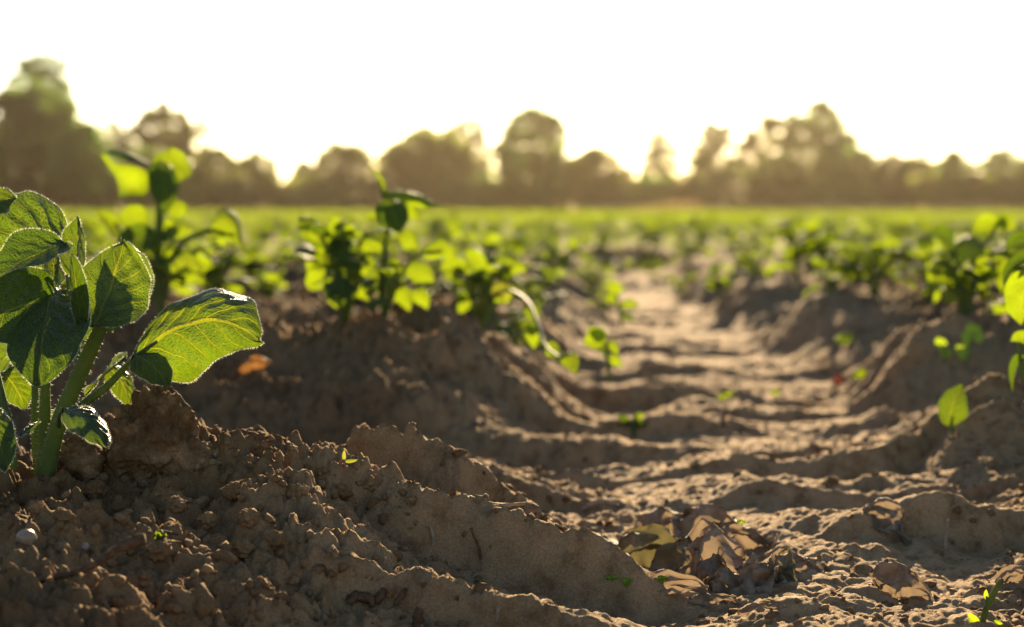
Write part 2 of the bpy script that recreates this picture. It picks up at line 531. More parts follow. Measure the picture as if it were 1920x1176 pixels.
def tube_geo(pts, radii, ns=8, seed=0, rough=0.0, hair=0., hl=.0012):
    pts = [np.array(p, float) for p in pts]
    r = np.random.default_rng(seed)
    # resample as a smooth curve
    n = max(6, 5 * (len(pts) - 1))
    cp, cr = [], []
    for i in range(n + 1):
        t = i / n * (len(pts) - 1); k = min(int(t), len(pts) - 2); f = t - k
        a, b, c, d = pts[max(k - 1, 0)], pts[k], pts[k + 1], pts[min(k + 2, len(pts) - 1)]
        cp.append(.5 * (2 * b + (c - a) * f + (2 * a - 5 * b + 4 * c - d) * f * f + (3 * b - a - 3 * c + d) * f ** 3))
        cr.append(radii[k] * (1 - f) + radii[k + 1] * f)
    V, F = [], []
    for i, (p, rd) in enumerate(zip(cp, cr)):
        T = cp[min(i + 1, n)] - cp[max(i - 1, 0)]; T /= np.linalg.norm(T) + 1e-9
        A = np.cross(T, (0.3, 1, .2)); A /= np.linalg.norm(A) + 1e-9; B = np.cross(T, A)
        for j in range(ns):
            an = 2 * math.pi * j / ns
            q = rd * (1 + rough * r.normal())
            V.append(p + (A * math.cos(an) + B * math.sin(an)) * q)
    for i in range(n):
        for j in range(ns):
            F.append((i * ns + j, i * ns + (j + 1) % ns, (i + 1) * ns + (j + 1) % ns, (i + 1) * ns + j))
    e0 = len(V); V.append(cp[-1] + (cp[-1] - cp[-2]) * .15)
    for j in range(ns): F.append((n * ns + j, n * ns + (j + 1) % ns, e0, e0))
    ntube = len(F)
    if hair:
        for i in range(n):
            for q in range(max(1, int(np.linalg.norm(cp[i + 1] - cp[i]) / hair))):
                f = r.uniform(); c = cp[i] * (1 - f) + cp[i + 1] * f
                d = r.normal(0, 1, 3); T = cp[i + 1] - cp[i]; T /= np.linalg.norm(T) + 1e-9
                d -= T * (d @ T); d /= np.linalg.norm(d) + 1e-9
                e = c + d * cr[i] * .95; ln = hl * r.uniform(.4, 1.2); n0 = len(V); wd = .00006
                V += [e - T * wd, e + T * wd, e + d * ln + T * wd * .3, e + d * ln - T * wd * .3]
                F.append((n0, n0 + 1, n0 + 2, n0 + 3))
    return np.array(V), np.array(F), ntube


def tube_obj(parent, mat, pts, radii, name='stem', origin=None, **kw):
    V, F, nt_ = tube_geo(pts, radii, **kw)
    if origin is not None: V = V - np.array(origin)
    # quads whose last corner repeats are the end cap triangles: split the lists
    quads = [f for f in F if f[2] != f[3]]; tris = [tuple(f[:3]) for f in F if f[2] == f[3]]
    me = bpy.data.meshes.new(name)
    me.from_pydata([tuple(v) for v in V], [], [tuple(int(i) for i in f) for f in quads] + [tuple(int(i) for i in f) for f in tris])
    me.materials.append(mat); me.materials.append(HAIR)
    ntq = nt_ - len(tris)
    mi = np.zeros(len(me.polygons), np.int32); mi[ntq:len(quads)] = 1
    me.polygons.foreach_set('material_index', mi)
    me.polygons.foreach_set('use_smooth', np.ones(len(me.polygons), bool))
    return link(name, me, parent)


# ------------------------------------------------------------------ the near potato plant
def on_ground(px, py, d0=.85, d1=4.0):
    """first point of the ground met by the sight line of that place"""
    ds = np.linspace(d0, d1, 1500)
    pts = np.array([P(px, py, q) for q in ds])
    z = H(pts[:, 0], pts[:, 1])
    k = np.argmax(pts[:, 2] <= z)
    return Vector((pts[k, 0], pts[k, 1], z[k])), ds[k]


def custom_plant(name, label, cat, root, stems, leaves, group=None, hairy=False):
    """stems: (material, [(px, py, depth, radius in px)...]); leaves: dicts in pixels at a depth"""
    o = empty(name, root, label, cat, group)
    org = np.array(root)
    for i, (mt, pts) in enumerate(stems):
        w = [P(a, b, d) for a, b, d, r in pts]
        tube_obj(o, mt, w, [r * (.84 if hairy else 1) * PXM(d) for a, b, d, r in pts], origin=org, seed=i, hair=.00035 if hairy else 0)
    for i, lf in enumerate(leaves):
        p0, p1, p2 = [np.array(P(*q)) for q in lf['r']]
        d = lf['r'][1][2]
        kw = {k: v for k, v in lf.items() if k in ('kappa', 'fold', 'wave', 'pucker', 'twist', 'nt', 'ns', 'base', 'tipk')}
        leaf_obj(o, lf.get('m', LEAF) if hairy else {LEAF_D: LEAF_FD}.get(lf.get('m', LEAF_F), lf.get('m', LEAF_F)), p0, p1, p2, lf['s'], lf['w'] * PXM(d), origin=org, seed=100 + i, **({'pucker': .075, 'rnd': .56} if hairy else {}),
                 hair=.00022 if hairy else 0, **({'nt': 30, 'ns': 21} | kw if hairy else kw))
    return o


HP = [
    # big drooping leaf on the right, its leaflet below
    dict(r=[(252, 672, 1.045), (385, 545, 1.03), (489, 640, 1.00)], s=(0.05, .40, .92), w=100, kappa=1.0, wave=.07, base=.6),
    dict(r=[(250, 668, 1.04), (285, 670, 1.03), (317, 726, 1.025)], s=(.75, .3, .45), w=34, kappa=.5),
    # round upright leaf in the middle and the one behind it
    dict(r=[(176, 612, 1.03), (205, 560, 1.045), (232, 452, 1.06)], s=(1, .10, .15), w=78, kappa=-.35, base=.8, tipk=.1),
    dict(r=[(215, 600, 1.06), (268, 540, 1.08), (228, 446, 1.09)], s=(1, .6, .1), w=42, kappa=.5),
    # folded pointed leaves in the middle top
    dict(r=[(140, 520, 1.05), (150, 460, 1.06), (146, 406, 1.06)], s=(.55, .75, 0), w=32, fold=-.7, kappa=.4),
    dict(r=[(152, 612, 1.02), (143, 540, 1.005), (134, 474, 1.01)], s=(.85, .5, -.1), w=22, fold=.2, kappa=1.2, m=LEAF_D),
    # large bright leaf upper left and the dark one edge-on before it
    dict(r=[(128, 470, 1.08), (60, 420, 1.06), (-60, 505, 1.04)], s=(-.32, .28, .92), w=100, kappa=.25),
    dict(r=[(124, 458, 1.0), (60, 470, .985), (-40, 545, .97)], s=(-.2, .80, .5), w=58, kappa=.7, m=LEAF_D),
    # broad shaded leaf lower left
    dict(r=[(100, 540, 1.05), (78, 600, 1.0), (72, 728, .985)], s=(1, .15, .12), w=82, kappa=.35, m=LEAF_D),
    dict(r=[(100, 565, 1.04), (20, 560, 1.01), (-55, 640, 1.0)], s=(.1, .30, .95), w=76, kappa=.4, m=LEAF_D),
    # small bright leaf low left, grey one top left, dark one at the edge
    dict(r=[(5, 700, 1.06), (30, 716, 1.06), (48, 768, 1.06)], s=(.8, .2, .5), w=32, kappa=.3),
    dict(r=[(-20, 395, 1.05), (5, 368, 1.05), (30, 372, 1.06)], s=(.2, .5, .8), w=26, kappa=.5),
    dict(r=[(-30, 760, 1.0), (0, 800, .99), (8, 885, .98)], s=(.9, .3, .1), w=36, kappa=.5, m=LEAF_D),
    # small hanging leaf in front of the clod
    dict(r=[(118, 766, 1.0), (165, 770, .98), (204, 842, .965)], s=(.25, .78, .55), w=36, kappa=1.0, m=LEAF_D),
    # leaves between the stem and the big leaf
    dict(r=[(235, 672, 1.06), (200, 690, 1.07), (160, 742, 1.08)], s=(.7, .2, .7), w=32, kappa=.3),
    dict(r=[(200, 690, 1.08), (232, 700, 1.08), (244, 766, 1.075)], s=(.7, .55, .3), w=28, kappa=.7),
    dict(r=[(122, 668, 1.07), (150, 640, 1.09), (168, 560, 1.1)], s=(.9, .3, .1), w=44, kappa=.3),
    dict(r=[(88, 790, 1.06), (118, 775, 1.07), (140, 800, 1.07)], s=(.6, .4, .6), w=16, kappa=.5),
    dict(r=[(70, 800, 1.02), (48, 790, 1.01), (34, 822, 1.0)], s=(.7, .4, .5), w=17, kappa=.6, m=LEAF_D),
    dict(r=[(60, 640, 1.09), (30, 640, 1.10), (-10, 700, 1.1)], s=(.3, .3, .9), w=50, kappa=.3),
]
HS = [
    (STEM, [(86, 892, 1.04, 22), (108, 800, 1.04, 20), (150, 700, 1.04, 19), (186, 620, 1.04, 16), (205, 560, 1.045, 8)]),
    (STEM, [(80, 892, 1.05, 19), (84, 800, 1.05, 15), (86, 720, 1.05, 11), (100, 640, 1.05, 9), (118, 545, 1.05, 6)]),
    (STEM, [(74, 890, 1.055, 13), (66, 800, 1.055, 11), (66, 730, 1.06, 8), (60, 640, 1.08, 6)]),
    (STEM, [(25, 880, 1.03, 9), (22, 820, 1.03, 10), (8, 760, 1.03, 9), (-8, 690, 1.04, 7)]),
    (STEM, [(128, 790, 1.045, 10), (160, 755, 1.045, 10), (200, 725, 1.045, 9), (252, 672, 1.045, 6), (295, 640, 1.04, 3)]),
    (STEM, [(150, 700, 1.045, 9), (140, 620, 1.05, 8), (130, 540, 1.055, 7), (128, 470, 1.07, 4)]),
    (STEM, [(110, 800, 1.035, 5), (112, 780, 1.02, 5), (120, 766, 1.0, 4)]),
    (STEM, [(186, 620, 1.05, 6), (215, 615, 1.055, 5), (235, 600, 1.06, 4)]),
]
b0 = P(85, 880, 1.045)
hero = custom_plant('potato_plant', 'large potato plant in sharp focus with drooping sunlit leaves beside the big soil clod', 'potato plant',
                    (b0.x, b0.y, h1(b0.x, b0.y)), HS, HP, hairy=True)

# the plants behind it on the next ridge
d = 1.92
custom_plant('potato_plant', 'tall blurred potato plant with two bright leaves at its top behind the large sharp plant', 'potato plant',
             P(300, 560, d),
             [(STEM, [(298, 575, d, 9), (296, 480, d, 9), (300, 400, d, 8), (305, 345, d, 6)]),
              (STEM, [(300, 560, d, 6), (330, 470, d, 5), (390, 432, d, 4), (440, 440, d, 3)]),
              (STEM, [(290, 560, d, 6), (250, 470, d, 5), (215, 420, d, 4)])],
             [dict(r=[(272, 370, d), (235, 335, d), (190, 288, d + .02)], s=(-.6, .2, .7), w=38, kappa=.3),
              dict(r=[(318, 352, d), (320, 315, d + .02), (322, 276, d + .03)], s=(1, .2, .1), w=40, kappa=.3),
              dict(r=[(300, 300, d - .02), (308, 335, d - .04), (312, 402, d - .05)], s=(1, .3, 0), w=30, kappa=.4, m=LEAF_D),
              dict(r=[(200, 282, d), (245, 285, d), (300, 318, d)], s=(0, .8, .3), w=20, kappa=.3, m=LEAF_D),
              dict(r=[(275, 420, d), (245, 400, d), (222, 408, d)], s=(-.2, .4, .8), w=26, kappa=.3),
              dict(r=[(385, 435, d), (435, 380, d), (455, 470, d)], s=(.2, .6, .8), w=44, kappa=.9),
              dict(r=[(300, 470, d), (320, 490, d), (345, 540, d)], s=(.9, .2, .4), w=30),
              dict(r=[(290, 490, d), (260, 500, d), (240, 530, d)], s=(.9, .2, .4), w=28),
              dict(r=[(230, 450, d), (205, 415, d), (182, 392, d)], s=(.4, .7, .4), w=18, kappa=.5),
              dict(r=[(300, 440, d), (340, 420, d), (370, 432, d)], s=(.1, .6, .6), w=22),
              dict(r=[(315, 400, d), (335, 385, d), (352, 398, d)], s=(.1, .3, .9), w=20),
              dict(r=[(295, 450, d - .03), (250, 440, d - .05), (215, 470, d - .05)], s=(.1, .5, .8), w=30, m=LEAF_D),
              dict(r=[(305, 500, d - .03), (345, 480, d - .05), (380, 510, d - .05)], s=(.1, .5, .8), w=26),
              dict(r=[(300, 530, d + .03), (340, 500, d + .05), (400, 500, d + .05)], s=(.1, .5, .8), w=26)])
d = 1.86
custom_plant('potato_plant', 'bushy blurred potato plant on the mound left of the tall bent one', 'potato plant',
             P(645, 585, d),
             [(STEM, [(645, 600, d, 6), (640, 520, d, 5), (632, 450, d, 4), (630, 420, d, 3)]),
              (STEM, [(650, 600, d, 6), (670, 520, d, 5), (680, 470, d, 3)])],
             [dict(r=[(618, 465, d), (590, 440, d), (556, 425, d)], s=(-.4, .3, .8), w=24),
              dict(r=[(630, 450, d), (628, 430, d), (630, 405, d)], s=(1, .3, 0), w=20),
              dict(r=[(640, 455, d), (655, 435, d), (660, 418, d)], s=(.8, .5, 0), w=16, m=LEAF_D),
              dict(r=[(640, 440, d - .02), (640, 465, d - .04), (645, 500, d - .04)], s=(1, .3, 0), w=26, m=LEAF_D),
              dict(r=[(620, 480, d), (590, 480, d), (575, 510, d)], s=(-.1, .4, .8), w=22),
              dict(r=[(670, 470, d), (695, 455, d), (715, 470, d)], s=(.1, .4, .8), w=24),
              dict(r=[(640, 520, d - .03), (640, 545, d - .05), (645, 580, d - .05)], s=(1, .3, 0), w=34, m=LEAF_D),
              dict(r=[(630, 525, d), (618, 540, d), (632, 580, d)], s=(.9, .3, .2), w=20),
              dict(r=[(660, 530, d), (685, 540, d), (690, 565, d)], s=(.9, .3, .3), w=20),
              dict(r=[(660, 500, d), (690, 495, d), (712, 510, d)], s=(.1, .4, .8), w=22),
              dict(r=[(610, 500, d), (585, 520, d), (580, 545, d)], s=(.9, .3, .3), w=18)])
d = 1.82
custom_plant('potato_plant', 'tall bent potato plant with a pale upright shoot and a hooked leaf on top', 'potato plant',
             P(722, 590, d),
             [(STEM, [(722, 600, d, 6), (716, 540, d, 5), (722, 470, d, 5), (726, 400, d, 4), (712, 350, d, 3)]),
              (STEM, [(724, 590, d, 4), (750, 520, d, 4), (780, 480, d, 3), (830, 470, d, 3)])],
             [dict(r=[(722, 362, d), (712, 335, d), (690, 308, d)], s=(.4, .8, .1), w=10, kappa=.5),
              dict(r=[(715, 362, d), (780, 350, d), (826, 392, d)], s=(0, .75, .35), w=30, kappa=1.1),
              dict(r=[(722, 372, d - .03), (740, 400, d - .04), (750, 438, d - .04)], s=(1, .2, .1), w=34, m=LEAF_D),
              dict(r=[(730, 375, d), (770, 385, d), (790, 415, d)], s=(-.2, .3, .8), w=24),
              dict(r=[(715, 408, d), (700, 404, d), (682, 410, d)], s=(0, .5, .6), w=10),
              dict(r=[(745, 450, d), (770, 440, d), (785, 470, d)], s=(.4, .4, .7), w=24),
              dict(r=[(715, 470, d), (695, 465, d), (680, 490, d)], s=(.4, .4, .7), w=20),
              dict(r=[(760, 510, d), (790, 500, d), (815, 530, d)], s=(.3, .4, .8), w=24),
              dict(r=[(745, 545, d), (760, 550, d), (768, 585, d)], s=(1, .3, .1), w=18),
              dict(r=[(770, 545, d), (795, 550, d), (802, 582, d)], s=(1, .3, .1), w=16),
              dict(r=[(720, 500, d), (740, 490, d), (756, 510, d)], s=(.4, .4, .7), w=18),
              dict(r=[(790, 480, d), (820, 455, d), (850, 470, d)], s=(.3, .4, .8), w=22)])
d = 1.98
custom_plant('potato_plant', 'sprawling potato plant with a yellowing leaf and a long shoot trailing down the mound', 'potato plant',
             P(905, 590, d),
             [(STEM, [(900, 600, d, 5), (880, 540, d, 5), (860, 500, d, 3)]),
              (STEM, [(910, 600, d, 5), (925, 560, d, 4), (950, 545, d - .05, 4), (985, 562, d - .14, 4), (1006, 600, d - .2, 4), (1020, 645, d - .25, 3), (1050, 672, d - .3, 3)]),
              (STEM, [(905, 600, d, 5), (915, 530, d, 4), (940, 500, d, 3)])],
             [dict(r=[(925, 555, d), (940, 535, d), (962, 555, d)], s=(.2, .4, .8), w=24, m=YELLOW),
              dict(r=[(870, 510, d), (850, 495, d), (825, 505, d)], s=(.2, .4, .8), w=22),
              dict(r=[(880, 530, d), (900, 510, d), (925, 520, d)], s=(.2, .4, .8), w=24, m=LEAF_D),
              dict(r=[(895, 560, d), (875, 560, d), (860, 590, d)], s=(.9, .3, .3), w=20),
              dict(r=[(930, 505, d), (960, 490, d), (985, 510, d)], s=(.2, .4, .8), w=22),
              dict(r=[(905, 520, d), (890, 480, d), (870, 470, d)], s=(.8, .4, .3), w=20),
              dict(r=[(990, 565, d - .15), (1000, 575, d - .16), (1002, 605, d - .17)], s=(1, .2, .2), w=18),
              dict(r=[(1008, 615, d - .2), (995, 615, d - .2), (1002, 656, d - .2)], s=(1, .2, .2), w=17),
              dict(r=[(1022, 650, d - .25), (1035, 650, d - .25), (1050, 675, d - .27)], s=(.4, .2, .9), w=15),
              dict(r=[(1050, 665, d - .3), (1068, 655, d - .3), (1080, 705, d - .32)], s=(.9, .2, .3), w=19)])
d = 1.72
custom_plant('potato_plant', 'small potato sprout on the left edge of the wheel track below the trailing shoot', 'potato plant',
             P(1142, 712, d),
             [(STEM, [(1142, 715, d, 4), (1140, 670, d, 3), (1135, 640, d, 2)])],
             [dict(r=[(1135, 645, d), (1115, 630, d), (1095, 650, d)], s=(.3, .3, .9), w=22),
              dict(r=[(1130, 640, d), (1122, 625, d), (1100, 618, d)], s=(.3, .4, .8), w=16),
              dict(r=[(1138, 650, d), (1150, 640, d), (1160, 665, d)], s=(.5, .4, .7), w=12),
              dict(r=[(1140, 675, d), (1155, 668, d), (1165, 690, d)], s=(.4, .3, .8), w=12),
              dict(r=[(1138, 645, d), (1130, 655, d), (1136, 675, d)], s=(.5, .8, .1), w=10, m=LEAF_D)])
d = 2.35
custom_plant('potato_plant', 'young potato plant on the left track edge where the wheel track narrows', 'potato plant',
             P(1165, 610, d),
             [(STEM, [(1165, 615, d, 3), (1162, 580, d, 3), (1156, 550, d, 2)])],
             [dict(r=[(1156, 555, d), (1150, 540, d), (1156, 525, d)], s=(1, .3, .1), w=16),
              dict(r=[(1160, 565, d), (1145, 555, d), (1135, 570, d)], s=(.3, .4, .8), w=12),
              dict(r=[(1162, 575, d), (1180, 560, d), (1200, 575, d)], s=(.2, .4, .8), w=10),
              dict(r=[(1163, 590, d), (1180, 590, d), (1192, 605, d)], s=(.2, .5, .7), w=9, m=LEAF_D)])
# right hand edge
d = 1.38
custom_plant('potato_plant', 'potato plant cut by the right edge with a pale curled leaf above a bright one', 'potato plant',
             P(1935, 740, d),
             [(STEM, [(1940, 745, d, 8), (1930, 660, d, 8), (1945, 560, d, 7), (1950, 500, d, 5)]),
              (STEM, [(1935, 745, d, 5), (1915, 690, d, 4), (1910, 640, d, 3)])],
             [dict(r=[(1950, 490, d), (1890, 480, d), (1880, 555, d)], s=(.2, .8, .4), w=24, kappa=.9, m=LEAF_D),
              dict(r=[(1945, 520, d), (1905, 540, d), (1915, 612, d)], s=(1, .2, .2), w=38, kappa=.3),
              dict(r=[(1935, 640, d), (1915, 625, d), (1895, 640, d)], s=(.2, .3, .9), w=14),
              dict(r=[(1925, 670, d), (1900, 670, d), (1898, 735, d)], s=(.7, .7, .1), w=18, kappa=.8, m=LEAF_D),
              dict(r=[(1950, 560, d), (1985, 540, d), (2010, 600, d)], s=(.3, .3, .9), w=40),
              dict(r=[(1950, 500, d), (1970, 450, d), (2000, 440, d)], s=(.3, .5, .7), w=36),
              dict(r=[(1940, 460, d + .05), (1915, 440, d + .05), (1885, 470, d + .05)], s=(.2, .5, .8), w=22, m=LEAF_D)])
d = 2.05
custom_plant('potato_plant', 'tall potato plant with a dark centre rising above the crop near the right edge', 'potato plant',
             P(1800, 580, d),
             [(STEM, [(1800, 590, d, 5), (1820, 500, d, 5), (1860, 440, d, 4), (1868, 420, d, 3)]),
              (STEM, [(1800, 590, d, 5), (1790, 520, d, 4), (1780, 470, d, 3)])],
             [dict(r=[(1868, 430, d), (1850, 412, d), (1822, 440, d)], s=(.2, .4, .8), w=22),
              dict(r=[(1870, 425, d), (1890, 405, d), (1908, 430, d)], s=(.2, .4, .8), w=24),
              dict(r=[(1868, 430, d), (1880, 415, d), (1885, 408, d)], s=(1, .3, .2), w=14),
              dict(r=[(1790, 470, d), (1800, 455, d), (1850, 480, d - .05)], s=(.2, .6, .7), w=30, m=LEAF_D),
              dict(r=[(1785, 470, d), (1770, 430, d), (1745, 440, d)], s=(.2, .6, .7), w=24, m=LEAF_D),
              dict(r=[(1820, 500, d), (1850, 470, d), (1900, 500, d)], s=(.2, .5, .8), w=34),
              dict(r=[(1830, 510, d), (1840, 520, d), (1850, 560, d)], s=(1, .3, .2), w=24),
              dict(r=[(1810, 520, d), (1830, 500, d), (1800, 540, d)], s=(1, .3, .2), w=20),
              dict(r=[(1790, 520, d), (1760, 500, d), (1740, 530, d)], s=(.2, .4, .8), w=28),
              dict(r=[(1860, 520, d), (1890, 510, d), (1900, 560, d)], s=(.6, .4, .6), w=26),
              dict(r=[(1790, 545, d), (1770, 540, d), (1750, 570, d)], s=(.7, .4, .4), w=22)])

# one leaf sprout on the right mound, tiny seedlings
d = on_ground(1788, 812)[1]
custom_plant('potato_sprout', 'single veined leaf standing upright on the right bank of the wheel track', 'sprout', P(1788, 800, d),
             [(STEM, [(1786, 812, d, 3), (1784, 795, d, 3), (1786, 780, d, 2)])],
             [dict(r=[(1782, 800, d), (1778, 760, d), (1806, 722, d + .01)], s=(1, .15, .35), w=29, kappa=.3, fold=.25, m=LEAF)])
for lab, cx, cy, fl in [('paired round yellow-green seedling leaves low on the right bank', 1770, 668, [(1765, 645, 11), (1775, 663, 11)]),
                        ('seedling of four round leaves high on the right bank', 1812, 680, [(1826, 622, 15), (1815, 635, 12), (1808, 660, 15), (1836, 632, 11)])]:
    d = on_ground(cx, cy + 15)[1]
    custom_plant('seedling', lab, 'seedling', P(cx, cy + 15, d), [(STEM, [(cx, cy + 18, d, 2), (cx + 2, cy - 10, d, 2), (fl[0][0], fl[0][1], d, 1)])],
                 [dict(r=[(a - r_, b + 3, d), (a, b - 3, d), (a + r_, b, d)], s=(.1, .2, 1), w=r_ * 1.1, kappa=.2, m=LIME) for a, b, r_ in fl])
d = on_ground(1188, 818)[1]
custom_plant('seedling', 'dark squat seedling on a lug of the track left side', 'seedling', P(1188, 815, d),
             [(STEM, [(1188, 820, d, 6), (1188, 795, d, 5), (1190, 780, d, 3)])],
             [dict(r=[(1180, 800, d), (1168, 785, d), (1158, 780, d)], s=(.3, .5, .7), w=9, m=LEAF_D),
              dict(r=[(1188, 790, d), (1195, 775, d), (1210, 778, d)], s=(.3, .5, .7), w=10),
              dict(r=[(1190, 800, d), (1202, 790, d), (1214, 795, d)], s=(.3, .5, .7), w=9, m=LEAF_D)])
d = on_ground(645, 890)[1]
custom_plant('seedling', 'tiny pink-stemmed seedling with thin yellow leaves on the ridge crest', 'seedling', P(645, 892, d),
             [(STEM_P, [(648, 896, d, 3), (648, 880, d, 3), (645, 862, d, 2.4)]), (STEM_P, [(634, 884, d, 3), (636, 872, d, 3), (644, 862, d, 2.4)])],
             [dict(r=[(645, 864, d), (644, 854, d), (646, 843, d)], s=(1, .3, 0), w=4, m=YELLOW),
              dict(r=[(645, 864, d), (658, 866, d), (672, 861, d)], s=(0, .5, .8), w=4, m=YELLOW)])
d = on_ground(1845, 1168)[1]
custom_plant('weed_sprout', 'green weed sprout with a dark tip at the lower right corner', 'sprout', P(1840, 1178, d),
             [(STEM, [(1838, 1200, d, 5), (1846, 1150, d, 6), (1866, 1108, d, 6), (1878, 1086, d, 4)]), (STEM, [(1846, 1146, d, 2.5), (1850, 1128, d, 2.2), (1850, 1118, d, 2)])],
             [dict(r=[(1850, 1124, d), (1846, 1114, d), (1850, 1105, d)], s=(1, .2, 0), w=5, m=LIME),
              dict(r=[(1834, 1176, d), (1822, 1158, d), (1814, 1152, d)], s=(.6, .3, .5), w=10, m=LIME),
              dict(r=[(1856, 1172, d), (1868, 1164, d), (1882, 1170, d)], s=(0, .4, .8), w=6, m=LIME),
              dict(r=[(1872, 1098, d), (1880, 1090, d), (1880, 1084, d)], s=(1, .2, 0), w=4, m=BARK)])

# ------------------------------------------------------------------ small things lying on the soil
def litter_leaf(name, label, cat, px, py, length, w, ang, mat, group=None, lift=.3, kappa=1.2, seed=0, side_up=.6, wave=.35, droop=.3, crumple=.5):
    p, d = on_ground(px, py)
    s = PXM(d)
    dirv = np.array((math.cos(ang), math.sin(ang) * .8, math.sin(ang) * .6)); dirv /= np.linalg.norm(dirv)
    c = np.array(p) + np.array((0, 0, w * s * lift))
    o = c - dirv * length * s / 2; e = c + dirv * length * s / 2
    mid = c + np.array((0, 0, length * s * droop))
    side = np.array((-math.sin(ang) * .5, .6, side_up))
    V, F, UV, nl = leaf_geo(o, mid, e, side, w * s, kappa=kappa, wave=wave, pucker=.08, nt=30, ns=23, seed=seed, twist=random.uniform(-.8, .8), crumple=crumple, base=.6)
    me = mesh_from(name, V - np.array(p), F, mat, UV)
    ob = link(name, me, None, p)
    return tag(ob, label, cat, group)


pile = [(1205, 1040, 150, 66, .35, DEADG, .8), (1240, 1005, 150, 50, .25, DEAD, 1.0), (1340, 1000, 170, 62, -.35, DEAD, 1.1), (1290, 1045, 150, 54, .9, DEADG, .8),
        (1350, 1050, 150, 66, -.6, DEAD, .9), (1255, 1090, 140, 28, .05, DEAD, .6), (1400, 1090, 150, 66, .75, DEAD, .8), (1385, 1020, 140, 46, .3, DEAD, .8),
        (1455, 1070, 110, 52, 1.1, DEADG, .7), (1490, 1045, 100, 34, -.3, DEAD, .7), (1345, 1112, 110, 20, -.1, DEAD, .4), (1310, 1070, 120, 40, .5, DEAD, .9)]
for i, (px, py, ln, w, an, mt, lf) in enumerate(pile):
    litter_leaf('withered_leaf', 'crumpled brown withered leaf in the heap of litter on the wheel track', 'withered leaf', px, py + 24, ln, w, an, mt, 'withered leaves heaped on the track', lift=lf * .35, droop=.16, kappa=random.uniform(.5, 1.4), seed=300 + i, wave=.3, crumple=.55)
litter_leaf('withered_leaf', 'large pale withered leaf half buried at the lower right of the track', 'withered leaf', 1690, 1125, 120, 42, -.5, DEAD, lift=.45, seed=321, side_up=.7)
litter_leaf('withered_leaf', 'olive withered leaf standing in the shaded lug right of the litter heap', 'withered leaf', 1660, 1000, 110, 40, -.9, DEAD, lift=.2, seed=322, side_up=.8)
litter_leaf('withered_leaf', 'pale rolled withered leaf at the right edge above the weed sprout', 'withered leaf', 1905, 1095, 90, 18, .35, DEAD, lift=.5, seed=323)
litter_leaf('withered_leaf', 'thin curled brown leaf lying just below the litter heap', 'withered leaf', 1420, 1152, 80, 12, .3, DEAD, lift=.5, seed=324)
litter_leaf('fallen_leaf', 'orange dry leaf lying beyond the tip of the big green leaf', 'dry leaf', 478, 700, 62, 17, .35, ORANGE, lift=.6, seed=325, side_up=.9)
litter_leaf('fallen_leaf', 'red-brown dry leaf on the right of the wheel track', 'dry leaf', 1575, 722, 30, 12, .6, RUST, lift=.6, seed=326, side_up=1)
for i, (px, py, ln, w, lab) in enumerate([(1152, 1105, 34, 10, 'flat lime leaf scrap left of the litter heap'), (1178, 1103, 24, 12, 'curled lime leaf scrap touching the left foot of the litter heap'),
                                          (1242, 1102, 20, 11, 'lime leaf scrap curled like a ring in front of the litter heap'), (1386, 988, 26, 8, 'tiny green scrap on the lug behind the litter heap')]):
    litter_leaf('leaf_scrap', lab, 'leaf scrap', px, py, ln, w, .1, LIME, lift=.7, seed=340 + i, kappa=1.6)
for i, (px, py, ln, w, lab) in enumerate([(1362, 750, 34, 8, 'small green tuft in the middle of the wheel track'), (1455, 742, 22, 7, 'smaller green tuft right of the middle of the wheel track'),
                                          (1615, 712, 44, 12, 'low green weed beside the red dry leaf'), (1585, 650, 36, 14, 'yellow-green weed at the foot of the blurred right mound'),
                                          (300, 1030, 24, 14, 'small dark green leaf stuck in the foreground soil'),
                                          (770, 1005, 9, 6, 'speck of yellow leaf at the edge of the foreground lug')]):
    litter_leaf('weed_leaf', lab, 'weed', px, py, ln, w, .15, LIME if i in (3, 5) else LEAF_F, lift=.7, seed=350 + i, side_up=1)


def twig(name, label, pts, mat, rough=.12, cat='twig', lie=False):
    g, d = on_ground(pts[0][0], pts[0][1])
    d2 = on_ground(pts[-1][0], pts[-1][1])[1]
    if abs(d2 - d) > .06: d2 = d

    def laid(a, b, dd, r):
        q = P(a, b, dd)
        return Vector((q.x, q.y, max(h1(q.x, q.y), q.z - .004) + r * PXM(dd) * .4))
    V, F, n_ = tube_geo([laid(a, b, d + (d2 - d) * i / (len(pts) - 1), r) if lie else P(a, b, d) for i, (a, b, r) in enumerate(pts)], [r * PXM(d) for a, b, r in pts], ns=8, rough=rough, seed=len(label))
    V = V - np.array(g)
    me = bpy.data.meshes.new(name)
    me.from_pydata([tuple(v) for v in V], [], [tuple(int(i) for i in (f if f[2] != f[3] else f[:3])) for f in F])
    me.materials.append(mat)
    me.polygons.foreach_set('use_smooth', np.ones(len(me.polygons), bool))
    return tag(link(name, me, None, g), label, cat)


twig('twig', 'thin knobbly upright twig on the foreground lug', [(902, 1050, 3.2), (896, 1022, 2.6), (886, 1000, 2.2), (884, 990, 3.2)], BARK)
twig('twig', 'pale flat stub of straw left of the knobbly upright twig', [(812, 1030, 4), (812, 1005, 4.5), (806, 986, 2)], STRAW)
twig('twig', 'short pale peg standing at the bottom edge', [(932, 1176, 4), (933, 1152, 3.6), (935, 1140, 4.2)], STRAW)
twig('twig', 'stubby dark chip of bark at the bottom edge left of the pale peg', [(780, 1180, 9), (784, 1155, 10), (788, 1140, 7)], BARK, .2)
twig('bark_chip', 'dark curled bark chip left of the orange scrap', [(655, 1130, 10), (665, 1118, 9), (690, 1122, 10), (700, 1135, 6)], BARK, .25, 'bark chip')
twig('bark_chip', 'pointed dark bark chip in the middle of the bark scraps', [(705, 1128, 9), (716, 1115, 8), (722, 1104, 4)], BARK, .2, 'bark chip')
